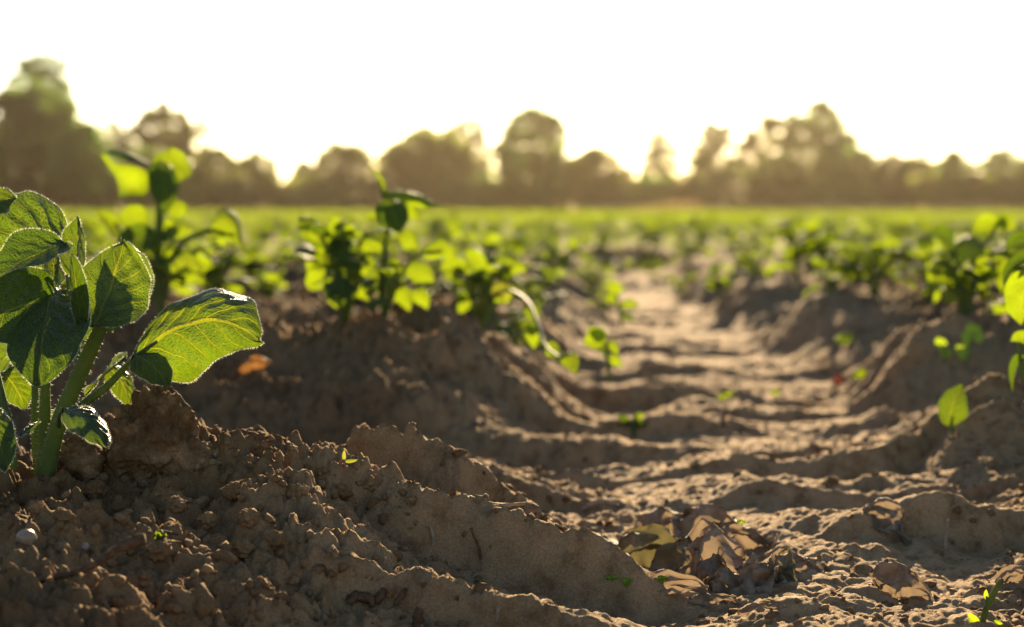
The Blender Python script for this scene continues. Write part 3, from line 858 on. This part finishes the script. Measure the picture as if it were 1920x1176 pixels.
twig('bark_chip', 'upright dark bark chip right of the orange scrap', [(742, 1136, 7), (752, 1118, 6), (762, 1103, 4)], BARK, .2, 'bark chip')
litter_leaf('leaf_scrap', 'tiny orange scrap glowing between the dark bark chips', 'leaf scrap', 733, 1124, 16, 6, .4, ORANGE, lift=.8, seed=380, side_up=1)
twig('root', 'long dark curved root half sunk in the foreground soil with a knob at its end',
     [(-10, 1072, 6), (50, 1072, 6), (110, 1064, 6), (170, 1046, 6.5), (215, 1018, 8), (250, 1002, 12), (272, 996, 10)], BARK, .15, 'root', True)
twig('twig', 'thin dark stalk reaching right from the root knob', [(300, 1000, 3), (330, 985, 2.6), (360, 1000, 2.4), (390, 1002, 2)], BARK, lie=True)
twig('twig', 'pale knobbly stick leaning on the lug left of the litter heap', [(1090, 962, 5), (1110, 985, 5), (1130, 1005, 6), (1160, 1030, 4)], STRAW, lie=True)
twig('twig', 'pale upright stalk before the dark lug at right', [(1772, 1032, 4), (1774, 1000, 4), (1778, 975, 3)], STRAW)
twig('twig', 'thin straw lying along the lug at the foot of the left mound', [(880, 934, 3), (930, 938, 3), (985, 930, 3)], STRAW, lie=True)
twig('twig', 'short flat straw on the bank behind the litter heap right end', [(1450, 1024, 6), (1470, 1020, 6), (1480, 1022, 6)], STRAW)
twig('twig', 'dark twig poking up in the middle of the wheel track', [(1357, 800, 5), (1355, 785, 4), (1362, 770, 3)], BARK)


def lump(name, label, cat, px, py, rx, ry, mat, seed, sub=4, amp=.12, sink=.3, group=None, at=None, fine=0):
    if at is None:
        p, d = on_ground(px, py)
    else:
        d = at; p = P(px, py, d)
    s = PXM(d)
    bm = bmesh.new(); bmesh.ops.create_icosphere(bm, subdivisions=sub, radius=1)
    vs = np.array([v.co[:] for v in bm.verts]); fs = np.array([[v.index for v in f.verts] for f in bm.faces]); bm.free()
    a = np.arctan2(vs[:, 1], vs[:, 0]); el = vs[:, 2]
    dsp = 1 + amp * perlin(a * 1.3 + seed, el * 2.2 + seed, seed) + amp * .6 * perlin(vs[:, 0] * 3 + seed, vs[:, 2] * 3 + vs[:, 1] * 2, seed + 1)
    if fine:
        q = vs * 1.0
        dsp += fine * (worley(q[:, 0] * 4 + q[:, 1] * 2.1, q[:, 2] * 4 - q[:, 1] * 1.7, seed + 2) - .4) + fine * .5 * perlin(q[:, 0] * 9 + q[:, 1] * 5, q[:, 2] * 9 - q[:, 1] * 4, seed + 3) + fine * .3 * perlin(q[:, 0] * 22 + q[:, 1] * 9, q[:, 2] * 22 - q[:, 1] * 11, seed + 4)
    vs = vs * dsp[:, None] * np.array((rx, rx * .9, ry)) * s
    me = mesh_from(name, vs, fs, mat)
    return tag(link(name, me, None, (p.x, p.y, p.z + ry * s * (1 - 2 * sink))), label, cat, group)


lump('pebble', 'smooth pale rounded pebble in the soil at the lower left', 'pebble', 50, 1022, 19, 16, STONE, 3, 3, .16, .2)
lump('pebble', 'gleaming white pebble on the ridge right of the big clod', 'pebble', 401, 862, 8, 6, QUARTZ, 5, 3, .15, .1)
lump('pebble', 'small pink-brown pebble below the pale rounded pebble', 'pebble', 158, 1034, 10, 9, STONE, 8, 3, .1, .2)
lump('soil_clod', 'large crumbly clod of soil standing right of the sharp potato plant', 'soil clod', 292, 846, 76, 92, CLOD, 12, 6, .30, .40, at=1.06, fine=.16)
lump('soil_clod', 'smaller clod leaning on the right of the large crumbly one', 'soil clod', 352, 890, 40, 56, CLOD, 16, 5, .25, .40, at=1.05, fine=.16)
lump('soil_clod', 'rounded clod on the ridge crest left of the pink-stemmed seedling', 'soil clod', 590, 880, 36, 28, CLOD, 21, 5, .25, .35, at=1.10, fine=.16)
lump('soil_clod', 'dark clod among the roots at the foot of the sharp plant', 'soil clod', 150, 870, 42, 40, CLOD, 25, 5, .3, .4, at=1.055, fine=.18)
for i, (px, py, r_) in enumerate([(440, 930, 22), (180, 925, 20), (330, 960, 18), (470, 985, 20), (120, 975, 16), (560, 940, 18), (390, 985, 16), (640, 930, 18), (300, 1060, 22), (520, 1020, 20), (700, 912, 18), (70, 960, 14), (450, 1050, 24), (230, 960, 16)]):
    lump('soil_clod', 'small rough clod lying among others on the foreground ridge', 'soil clod', px, py, r_, r_ * .8, CLOD, 40 + i, 4, .35, .35, 'small clods on the foreground ridge', fine=.2)

# ------------------------------------------------------------------ potato plants of the field
def plant_variant(seed, h, spread, nleaf):
    """returns stem tubes and leaves in local metres"""
    r = np.random.default_rng(seed)
    stems, leaves = [], []
    ns_ = int(r.integers(2, 4))
    a0 = r.uniform(0, 6.28)
    for s in range(ns_):
        a = a0 + s * 6.28 / ns_ + r.normal(0, .4)
        hh = h * r.uniform(.75, 1.05); sp = spread * r.uniform(.25, .8)
        top = np.array((math.cos(a) * sp, math.sin(a) * sp, hh))
        midp = np.array((math.cos(a) * sp * .35, math.sin(a) * sp * .35, hh * .55))
        stems.append(([(0, 0, -.02), midp, top], [.0034, .0028, .0014]))
        n = nleaf // ns_
        for q in range(n):
            t = .3 + .7 * (q + r.uniform(0, .5)) / n
            p = bez(np.array((0, 0, 0.)), midp, top, min(t, 1))
            la = a + q * 2.4 + r.normal(0, .5)
            el = r.uniform(-.1, .9) if t < .8 else r.uniform(.3, 1.2)
            L_ = h * r.uniform(.40, .64) * (1.15 - .4 * t)
            dv = np.array((math.cos(la) * math.cos(el), math.sin(la) * math.cos(el), math.sin(el)))
            pe = p + dv * L_ * .35
            stems.append(([p, p + dv * L_ * .2, pe], [.0014, .0011, .0009]))
            tip = pe + dv * L_ * .9 + np.array((0, 0, -L_ * r.uniform(.1, .55)))
            ctrl = pe + dv * L_ * .5 + np.array((0, 0, L_ * .14))
            sd = np.array((-math.sin(la), math.cos(la), r.normal(0, .35)))
            leaves.append((pe, ctrl, tip, sd, L_ * r.uniform(.34, .46), int(r.integers(0, 9999)), r.uniform() < .22))
            if r.uniform() < .6:
                for sg in (-1, 1):
                    pb = p + dv * L_ * .2
                    d2 = dv * .4 + sd * sg; d2 /= np.linalg.norm(d2)
                    leaves.append((pb, pb + d2 * L_ * .3 + np.array((0, 0, .004)), pb + d2 * L_ * .5, dv, L_ * .2, int(r.integers(0, 9999)), r.uniform() < .2))
    return stems, leaves


def quads_to_mixed(V, F):
    return [tuple(int(i) for i in (f if f[2] != f[3] else f[:3])) for f in F]


VAR = []
for sd, h, sp, nl in [(1, .085, .08, 17), (2, .07, .07, 14), (3, .095, .08, 18), (4, .065, .075, 14), (5, .08, .085, 17), (6, .09, .07, 18), (7, .07, .08, 15)]:
    stems, leaves = plant_variant(sd, h, sp, nl)
    parts = []
    SV, SF, b_ = [], [], 0
    for pts, rad in stems:
        V, F, _n = tube_geo(pts, rad, ns=5)
        SV.append(V); SF += [tuple(i + b_ for i in f) for f in quads_to_mixed(V, F)]; b_ += len(V)
    SV = np.concatenate(SV)
    sm = bpy.data.meshes.new('stem'); sm.from_pydata([tuple(v) for v in SV], [], SF); sm.materials.append(STEM)
    parts.append(('stem', sm))
    LVs, LF, LU, LM, b_ = [], [], [], [], 0
    for (p0, p1, p2, sdv, W, s2, dk) in leaves:
        V, F, UV, _n = leaf_geo(p0, p1, p2, sdv, W, kappa=.5, wave=.12, nt=9, ns=7, seed=s2)
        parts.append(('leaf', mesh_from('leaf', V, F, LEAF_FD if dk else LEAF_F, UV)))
        LVs.append(V); LF.append(F + b_); LU.append(UV); LM += [1 if dk else 0] * len(F); b_ += len(V)
    # one-mesh version for plants too far off to show their leaves
    LVs = np.concatenate(LVs); LF = np.concatenate(LF); LU = np.concatenate(LU)
    whole = bpy.data.meshes.new('potato_plant')
    whole.from_pydata([tuple(v) for v in LVs] + [tuple(v) for v in SV], [], [tuple(int(i) for i in f) for f in LF] + [tuple(i + len(LVs) for i in f) for f in SF])
    ul = whole.uv_layers.new(name='UVMap')
    fl = np.zeros((len(whole.loops), 2), np.float32); fl[:LF.size] = LU[LF.ravel()]
    ul.data.foreach_set('uv', fl.ravel())
    for m_ in (LEAF_F, LEAF_FD, STEM): whole.materials.append(m_)
    whole.polygons.foreach_set('material_index', np.array(LM + [2] * len(SF), np.int32))
    whole.polygons.foreach_set('use_smooth', np.ones(len(whole.polygons), bool))
    VAR.append((parts, whole))

for o in [q for q in C.objects if q.get('category') == 'potato plant' and 1.8 < q.location.y < 2.2]:
    kk = len(o['label'])
    lv = VAR[kk % len(VAR)][0]
    for i, (nm, mesh) in enumerate(lv):
        q = link(nm, mesh, o); q.scale = (.72,) * 3
        q.rotation_euler.z = .7 * kk

spots = []
r_ = np.random.default_rng(99)
k = 1
while True:
    yr = ROW0 + ROWSP * k
    if yr > 12.5: break
    xlim = 0.262 * yr + .12
    x = -xlim + r_.uniform(0, .2)
    while x < xlim:
        y = yr + SKEW * x + r_.normal(0, .035)
        off = x - xc(y)
        ok = not ((-.22 if y < 3.2 else -.12) < off < (.16 if k < 2 else (.09 if y < 3.2 else .06))) or y > 5.2
        if k == 1 and x < .2: ok = False                    # the plants of this stretch are built one by one
        if k == 1 and x < .42: ok = False
        if ok: spots.append((x + r_.normal(0, .02), y, k))
        x += r_.uniform(.05, .09) if k in (2, 3) else r_.uniform(.08, .15)
    k += 1
# a few that the photograph shows on the second ridge at left and by the track
spots += [(-.20, 2.72, 2), (-.03, 2.6, 2), (.03, 2.72, 2), (-.36, 2.6, 2), (.0, 2.45, 2), (-.42, 1.85, 1)]
spots.sort(key=lambda s: s[1])
spots = spots[:286]
CUT = max(s[1] for s in spots)
print('individual plants', len(spots), 'to', CUT)
for i, (x, y, k) in enumerate(spots):
    parts, whole = VAR[i % len(VAR)]
    sc = r_.uniform(.75, 1.12) * (.82 if k < 2 else ((1.0 if x > .2 else .8) if k < 4 else .88))
    z = h1(x, y) if y < 6 else float(H(np.array([x]), np.array([y]))[0])
    side = 'left' if x < float(xc(y)) else 'right'
    dist = 'second ridge' if k <= 2 else ('near rows' if k <= 5 else ('middle rows' if k <= 9 else 'far rows'))
    lab = f'low leafy potato plant in the {dist} {side} of the wheel track'
    if y < 4.2:
        o = empty('potato_plant', (x, y, z), lab, 'potato plant', f'potato plants of the {dist} {side} of the track', r_.uniform(0, 6.28))
        o.scale = (sc,) * 3
        for nm, mesh in parts: link(nm, mesh, o)
    else:
        o = link('potato_plant', whole, None, (x, y, z))
        o.rotation_euler.z = r_.uniform(0, 6.28); o.scale = (sc,) * 3
        tag(o, lab, 'potato plant', f'potato plants of the {dist} {side} of the track')

# the rest of the crop, past counting
def clump_cloud(cx, cy, cz, n, rad, hgt, size, r):
    """n small folded leaves around each centre -> verts, tris"""
    m = len(cx)
    c = np.stack([cx, cy, cz], -1)[:, None, :] + np.stack([r.normal(0, rad, (m, n)), r.normal(0, rad, (m, n)), r.uniform(.15, 1, (m, n)) * hgt[:, None]], -1)
    c = c.reshape(-1, 3)
    a = r.uniform(0, 6.28, len(c)); e = r.uniform(-.5, .8, len(c)); s = np.repeat(size, n) * r.uniform(.6, 1.25, len(c))
    dv = np.stack([np.cos(a) * np.cos(e), np.sin(a) * np.cos(e), np.sin(e)], -1)
    sd = np.stack([-np.sin(a), np.cos(a), r.normal(0, .4, len(c))], -1)
    p0 = c; p1 = c + dv * s[:, None]; up = np.array((0, 0, .12))
    pl = c + dv * s[:, None] * .45 + sd * s[:, None] * .36 + up * s[:, None]; pr = c + dv * s[:, None] * .45 - sd * s[:, None] * .36 + up * s[:, None]
    V = np.stack([p0, pl, p1, pr], 1).reshape(-1, 3)
    i = np.arange(len(c)) * 4
    F = np.concatenate([np.stack([i, i + 1, i + 2], -1), np.stack([i, i + 2, i + 3], -1)])
    return V, F


CV, CF, CU, base = [], [], [], 0
rr = np.random.default_rng(5)
for (y0, y1, dx, dyr, n, size, hg) in [(4.2, 11, .12, .37, 14, .026, .06), (CUT - .6, 40, .19, ROWSP, 22, .034, .085), (40, 90, .5, 1.2, 16, .07, .09), (90, 196, 1.0, 2.4, 14, .15, .10)]:
    xs_, ys_ = [], []
    k = math.ceil((y0 - ROW0) / ROWSP)
    yy = ROW0 + ROWSP * k
    while yy < y1:
        xl = .36 * yy + 1.2
        q = np.arange(-xl, xl, dx) + rr.normal(0, dx * .25, len(np.arange(-xl, xl, dx)))
        xs_.append(q); ys_.append(yy + SKEW * q * (yy < 40) + rr.normal(0, .05 * dyr, len(q)))
        yy += dyr
    x = np.concatenate(xs_); y = np.concatenate(ys_)
    off = x - xc(y)
    keep = ((off < -.14) | (off > .08) | (y > 5.0)) & (y > 3.9) & (rr.uniform(0, 1, len(x)) < .93)
    x, y = x[keep], y[keep]
    z = H(x, y, detail=False)[0] - .01
    V, F = clump_cloud(x, y, z, n, size * 1.15, np.full(len(x), hg) * rr.uniform(.7, 1.15, len(x)), np.full(len(x), size), rr)
    CV.append(V); CF.append(F + base); base += len(V); CU.append(np.tile([[0, 0.], [.45, .9], [1, 0], [.45, -.9]], (len(V) // 4, 1)))
tag(link('potato_crop', mesh_from('potato_crop', np.concatenate(CV), np.concatenate(CF), LEAF_F, np.concatenate(CU), smooth=False)),
    'far rows of the potato crop merging into a green carpet up to the tree line', 'potato crop', kind='stuff')

# ------------------------------------------------------------------ the tree line
TREE_M = [simple_mat('tree_foliage', (.06, .085, .02), (.10, .12, .03), .4, .6, (.22, .40, .07), .5),
          simple_mat('tree_foliage_olive', (.08, .085, .025), (.11, .11, .035), .4, .6, (.34, .40, .08), .5),
          simple_mat('tree_foliage_dark', (.04, .055, .018), (.06, .075, .022), .4, .6, (.14, .23, .035), .45)]
TRUNK = simple_mat('tree_bark', (.06, .045, .03), (.10, .075, .05), 1.5, .9)
GRASS_DRY = simple_mat('dry_grass', (.30, .22, .11), (.38, .29, .15), 2, .8, (.45, .32, .12), .4)
GRASS_G = simple_mat('green_grass', (.06, .09, .02), (.10, .12, .03), 2, .8, (.16, .2, .03), .4)


def foliage(lobes, n, size, r, hollow=.5):
    vol = np.array([l[3] * l[4] * l[5] for l in lobes]); pr = vol ** .75 / (vol ** .75).sum()
    k = r.choice(len(lobes), n, p=pr)
    d = r.normal(0, 1, (n, 3)); d /= np.linalg.norm(d, axis=1)[:, None]
    rad = (hollow + (1 - hollow) * r.uniform(0, 1, n)) * (1 + .10 * np.sin(d[:, 0] * 7 + k * 3) * np.cos(d[:, 2] * 6 + k))
    lb = np.array([l[:6] for l in lobes])[k]
    return quads_at(lb[:, :3] + d * rad[:, None] * lb[:, 3:6], size, r)


def quads_at(c, size, r):
    n = len(c)
    s = size * r.uniform(.5, 1.3, n)
    a = r.normal(0, 1, (n, 3)); a /= np.linalg.norm(a, axis=1)[:, None]
    b = np.cross(a, r.normal(0, 1, (n, 3))); b /= np.linalg.norm(b, axis=1)[:, None]
    V = np.stack([c - a * s[:, None], c + b * s[:, None] * .6, c + a * s[:, None], c - b * s[:, None] * .6], 1).reshape(-1, 3)
    i = np.arange(n) * 4
    return V, np.stack([i, i + 1, i + 2, i + 3], -1)


def tree(name, label, cat, px, top, width, d, mat, n=2600, trunk=True, group=None, low=.28, seed=0, leafsize=None, gappy=False):
    r = np.random.default_rng(seed + 1000)
    s = PXM(d)
    gx = (px - 960) * s; gz = CAMZ - .12
    Ht = (395 - top) * s * (1.13 if trunk else 1.0); W = width * s * 1.06
    o = empty(name, (gx, d, gz), label, cat, group)
    # clumps of leaves spread through a domed crown
    zl = Ht * low
    nc_ = 52 if gappy else 75
    cl = []
    while len(cl) < nc_:
        q = r.uniform(-1, 1, 3); 
        rad = abs(q[0]) ** 2.3 + abs(q[1]) ** 2.3 + (abs(q[2]) ** (2.3 if q[2] > 0 else 4))
        if rad > .82 or rad < (.2 if gappy else .35): continue
        zz = zl + (Ht - zl) * (.42 + q[2] * (.54 if q[2] > 0 else .42))
        k_ = r.uniform(.075, .13)
        cl.append((q[0] * W * .5, q[1] * W * .4, zz, W * k_, W * k_, W * k_ * .75))
    ls = leafsize or max(.17, W * .036)
    V, F = foliage(cl, n if gappy else int(n * .6), ls, r, .15)
    if True:                                        # the leafy middle of the crown
        q = r.normal(0, 1, (int(n * (.20 if gappy else .28)), 3)); q /= np.linalg.norm(q, axis=1)[:, None]
        q *= r.uniform(0, 1, (len(q), 1)) ** .4 * .90
        zz = zl + (Ht - zl) * (.42 + q[:, 2] * np.where(q[:, 2] > 0, .56, .42))
        V2, F2 = quads_at(np.stack([q[:, 0] * W * .5, q[:, 1] * W * .4, zz], -1), ls, r)
        F = np.concatenate([F, F2 + len(V)]); V = np.concatenate([V, V2])
    link('crown', mesh_from('crown', V, F, mat, smooth=False), o)
    if trunk:
        TV, TF, b_ = [], [], 0
        paths = [([(0, 0, -.3), (W * .01, 0, Ht * .25), (0, 0, Ht * .7)], [W * .035, W * .026, W * .008])]
        for q in range(5):
            a = q * 1.3 + r.uniform(0, .6); z0 = Ht * r.uniform(.2, .4)
            paths.append(([(0, 0, z0), (math.cos(a) * W * .15, math.sin(a) * W * .15, z0 + Ht * .15), (math.cos(a) * W * .3, math.sin(a) * W * .3, z0 + Ht * .3)], [W * .016, W * .011, W * .004]))
        for pts, rad in paths:
            v_, f_, _n = tube_geo(pts, rad, ns=6)
            TV.append(v_); TF += [tuple(i + b_ for i in f) for f in quads_to_mixed(v_, f_)]; b_ += len(v_)
        tm = bpy.data.meshes.new('trunk'); tm.from_pydata([tuple(v) for v in np.concatenate(TV)], [], TF); tm.materials.append(TRUNK)
        link('trunk', tm, o)
    return o


A, B_, D_ = TREE_M
T = [
    ('tallest tree at the far left rising behind the dark broad one', 82, 118, 135, 235, A, 1700, .3, .35),
    ('dark broad tree at the left edge below the tallest one', 55, 172, 240, 205, D_, 6500, .35, .05),
    ('leafy tree on the right flank of the dark broad one', 150, 235, 130, 200, A, 3000, .4, .1),
    ('small round tree between the dark broad tree and the umbrella-shaped one', 208, 232, 80, 225, B_, 1300, .4, .2),
    ('thin umbrella-shaped tree with sky showing under its dome', 305, 206, 124, 230, B_, 1000, .55, .36),
    ('wispy sparse tree right of the umbrella-shaped one', 382, 232, 60, 235, B_, 240, .4, .3),
    ('dark low tree behind the two bright leaves', 285, 285, 170, 210, D_, 3200, .4, .05),
    ('low tree under the wispy sparse one', 405, 282, 110, 212, B_, 1900, .4, .08),
    ('rounded tree at the left side of the deep gap in the tree line', 482, 284, 92, 208, B_, 1800, .4, .08),
    ('small tree standing in the deep gap of the tree line', 568, 302, 56, 215, D_, 1000, .4, .1),
    ('rounded tree right of the deep gap', 645, 268, 125, 210, B_, 2600, .4, .08),
    ('wide domed tree left of the tallest central dome', 805, 245, 190, 212, B_, 3600, .45, .12),
    ('steep tree filling the right shoulder of the wide domed one', 868, 230, 110, 222, B_, 1900, .45, .15),
    ('dense tall round tree in the centre of the tree line', 1000, 202, 158, 205, A, 5600, .35, .04),
    ('lower rounded tree at the right foot of the central one', 1122, 278, 122, 206, B_, 2600, .4, .06),
    ('pale sparse tree standing alone in the bright gap', 1236, 248, 78, 232, B_, 520, .4, .2),
    ('gappy tree at the left end of the right hand group', 1338, 236, 104, 222, B_, 1350, .5, .18),
    ('gappy middle tree of the right hand group', 1438, 218, 110, 226, B_, 1600, .5, .15),
    ('tallest domed tree of the right hand group', 1532, 198, 145, 222, A, 3200, .45, .12),
    ('small dark conical tree before the right hand group', 1460, 290, 96, 205, D_, 2300, .35, .1),
    ('leafy tree at the right flank of the right hand group', 1600, 278, 112, 208, A, 2600, .4, .06),
    ('narrow dark tree right of the low saddle', 1672, 284, 62, 206, D_, 1500, .4, .06),
    ('pale hazy tree behind the narrow dark one', 1722, 290, 82, 225, B_, 1300, .4, .1),
    ('green tree between the pale hazy tree and the right edge dome', 1790, 286, 92, 208, A, 2100, .4, .06),
    ('domed tree near the right edge', 1880, 278, 92, 212, A, 2100, .4, .08),
    ('tree cut by the right edge', 1950, 286, 90, 208, B_, 2000, .4, .06),
    ('tree left of the photo edge beside the dark broad one', -60, 215, 150, 215, D_, 3200, .4, .05),
]
for i, (lab, px, top, w, d, mt, n, hol, low) in enumerate(T):
    tree('tree', lab, 'tree', px, top, w, d, mt, n=3000 if n < 300 else (8000 if hol >= .5 or n < 600 else 8500), gappy=hol >= .5 or n < 600, low=low, seed=i)
SH = [(-20, 320, 130), (60, 330, 110), (140, 322, 110), (215, 330, 100), (290, 335, 110), (370, 330, 100), (440, 332, 100), (515, 330, 90), (585, 335, 90), (650, 332, 100), (720, 330, 100),
      (790, 326, 110), (870, 325, 100), (935, 330, 90), (1060, 325, 110), (1130, 335, 100), (1215, 320, 110), (1290, 312, 110), (1365, 305, 120), (1520, 318, 110),
      (1640, 325, 100), (1740, 318, 120), (1830, 316, 110), (1905, 318, 110), (1570, 322, 90), (985, 318, 120), (1445, 325, 110), (1010, 330, 90), (330, 325, 110), (1690, 322, 110), (1600, 325, 120), (1170, 322, 110), (1250, 330, 110), (560, 325, 110), (620, 330, 110), (830, 330, 120), (910, 322, 110), (1480, 320, 120), (1780, 325, 110), (1860, 322, 110), (-60, 325, 110), (1960, 320, 110)]
for i, (px, top, w) in enumerate(SH):
    tree('shrub', 'hedge shrub filling the foot of the tree line', 'shrub', px, top, w, 206.5 + (i % 3) * 1.5, TREE_M[(0, 1, 2, 1)[i % 4]], n=4200, trunk=False,
         group='hedge shrubs along the foot of the trees', low=-.1, seed=60 + i)
tree('shrub', 'rounded dark bush standing in front of the hedge right of the centre', 'shrub', 1178, 348, 66, 202.5, D_, n=3200, trunk=False, low=-.1, seed=90)
tree('shrub', 'wide low green bush spreading before the right hand trees', 'shrub', 1570, 330, 170, 205, A, n=5200, trunk=False, low=-.1, seed=91)

# grass verge between crop and trees
def blades(x0, x1, y0, y1, n, hmin, hmax, w, r):
    x = r.uniform(x0, x1, n); y = r.uniform(y0, y1, n); z = np.full(n, CAMZ - .14)
    h = r.uniform(hmin, hmax, n) * (.75 + .25 * np.sin(x * .7) * np.sin(x * .23 + 1)); a = r.uniform(0, 3.14, n)
    dx, dy = np.cos(a) * w, np.sin(a) * w; tx, ty = r.normal(0, .15, n), r.normal(0, .15, n)
    V = np.stack([np.stack([x - dx, y - dy, z], -1), np.stack([x + dx, y + dy, z], -1), np.stack([x + tx, y + ty, z + h], -1)], 1).reshape(-1, 3)
    return V, np.arange(n * 3).reshape(-1, 3)


rg = np.random.default_rng(3)
V, F = blades(6, 64, 197, 200, 12000, .45, 1.05, .22, rg)
tag(link('dry_grass', mesh_from('dry_grass', V, F, GRASS_DRY, smooth=False)), 'strip of pale dry grass along the foot of the right hand trees', 'dry grass', kind='stuff')
V, F = blades(-66, 66, 194.5, 197, 12000, .15, .42, .16, rg)
tag(link('verge_grass', mesh_from('verge_grass', V, F, GRASS_G, smooth=False)), 'low dark green verge where the crop ends before the trees', 'grass', kind='stuff')

# ------------------------------------------------------------------ air, light
hz = bpy.data.materials.new('lens_glow_haze'); hz.use_nodes = True  # warm volume added to suggest the lens glow over the centre trees
nt = hz.node_tree; nt.nodes.clear()
out = nt.nodes.new('ShaderNodeOutputMaterial'); pv = nt.nodes.new('ShaderNodeVolumePrincipled')
pv.inputs['Color'].default_value = (1, .80, .56, 1); pv.inputs['Density'].default_value = .00011; pv.inputs['Anisotropy'].default_value = .9
nt.links.new(pv.outputs[0], out.inputs['Volume'])
bm = bmesh.new(); bmesh.ops.create_cube(bm, size=1)
hm = bpy.data.meshes.new('lens_glow_volume'); bm.to_mesh(hm); bm.free(); hm.materials.append(hz)
ho = link('lens_glow_volume', hm, None, (0, 300, 8.75)); ho.scale = (1400, 680, 19.5)
tag(ho, kind='stuff')

SUN_EL, SUN_AZ = R(18.5), R(4.5)
sd = Vector((math.sin(SUN_AZ) * math.cos(SUN_EL), math.cos(SUN_AZ) * math.cos(SUN_EL), math.sin(SUN_EL)))
sl = bpy.data.lights.new('sun', 'SUN'); sl.energy = 5.0; sl.angle = R(.5); sl.color = (1, .77, .46)
so = bpy.data.objects.new('sun', sl); C.objects.link(so); so.location = (0, 0, 30)
so.rotation_euler = sd.to_track_quat('Z', 'Y').to_euler()
w = bpy.data.worlds.new('World'); scene.world = w; w.use_nodes = True
nt = w.node_tree; bg = nt.nodes['Background']
sky = nt.nodes.new('ShaderNodeTexSky'); sky.sky_type = 'NISHITA'; sky.sun_disc = False
sky.sun_elevation = SUN_EL; sky.sun_rotation = SUN_AZ
sky.air_density = .8; sky.dust_density = .5; sky.ozone_density = 1.0
nt.links.new(sky.outputs[0], bg.inputs[0]); bg.inputs[1].default_value = .056

scene.view_settings.view_transform = 'Standard'
scene.view_settings.look = 'None'
scene.view_settings.exposure = 1.88
scene.view_settings.gamma = 1.0
scene.render.engine = 'CYCLES'
cy = scene.cycles
cy.max_bounces = 8; cy.transparent_max_bounces = 8; cy.volume_bounces = 0
cy.use_denoising = True
cy.sample_clamp_indirect = 4
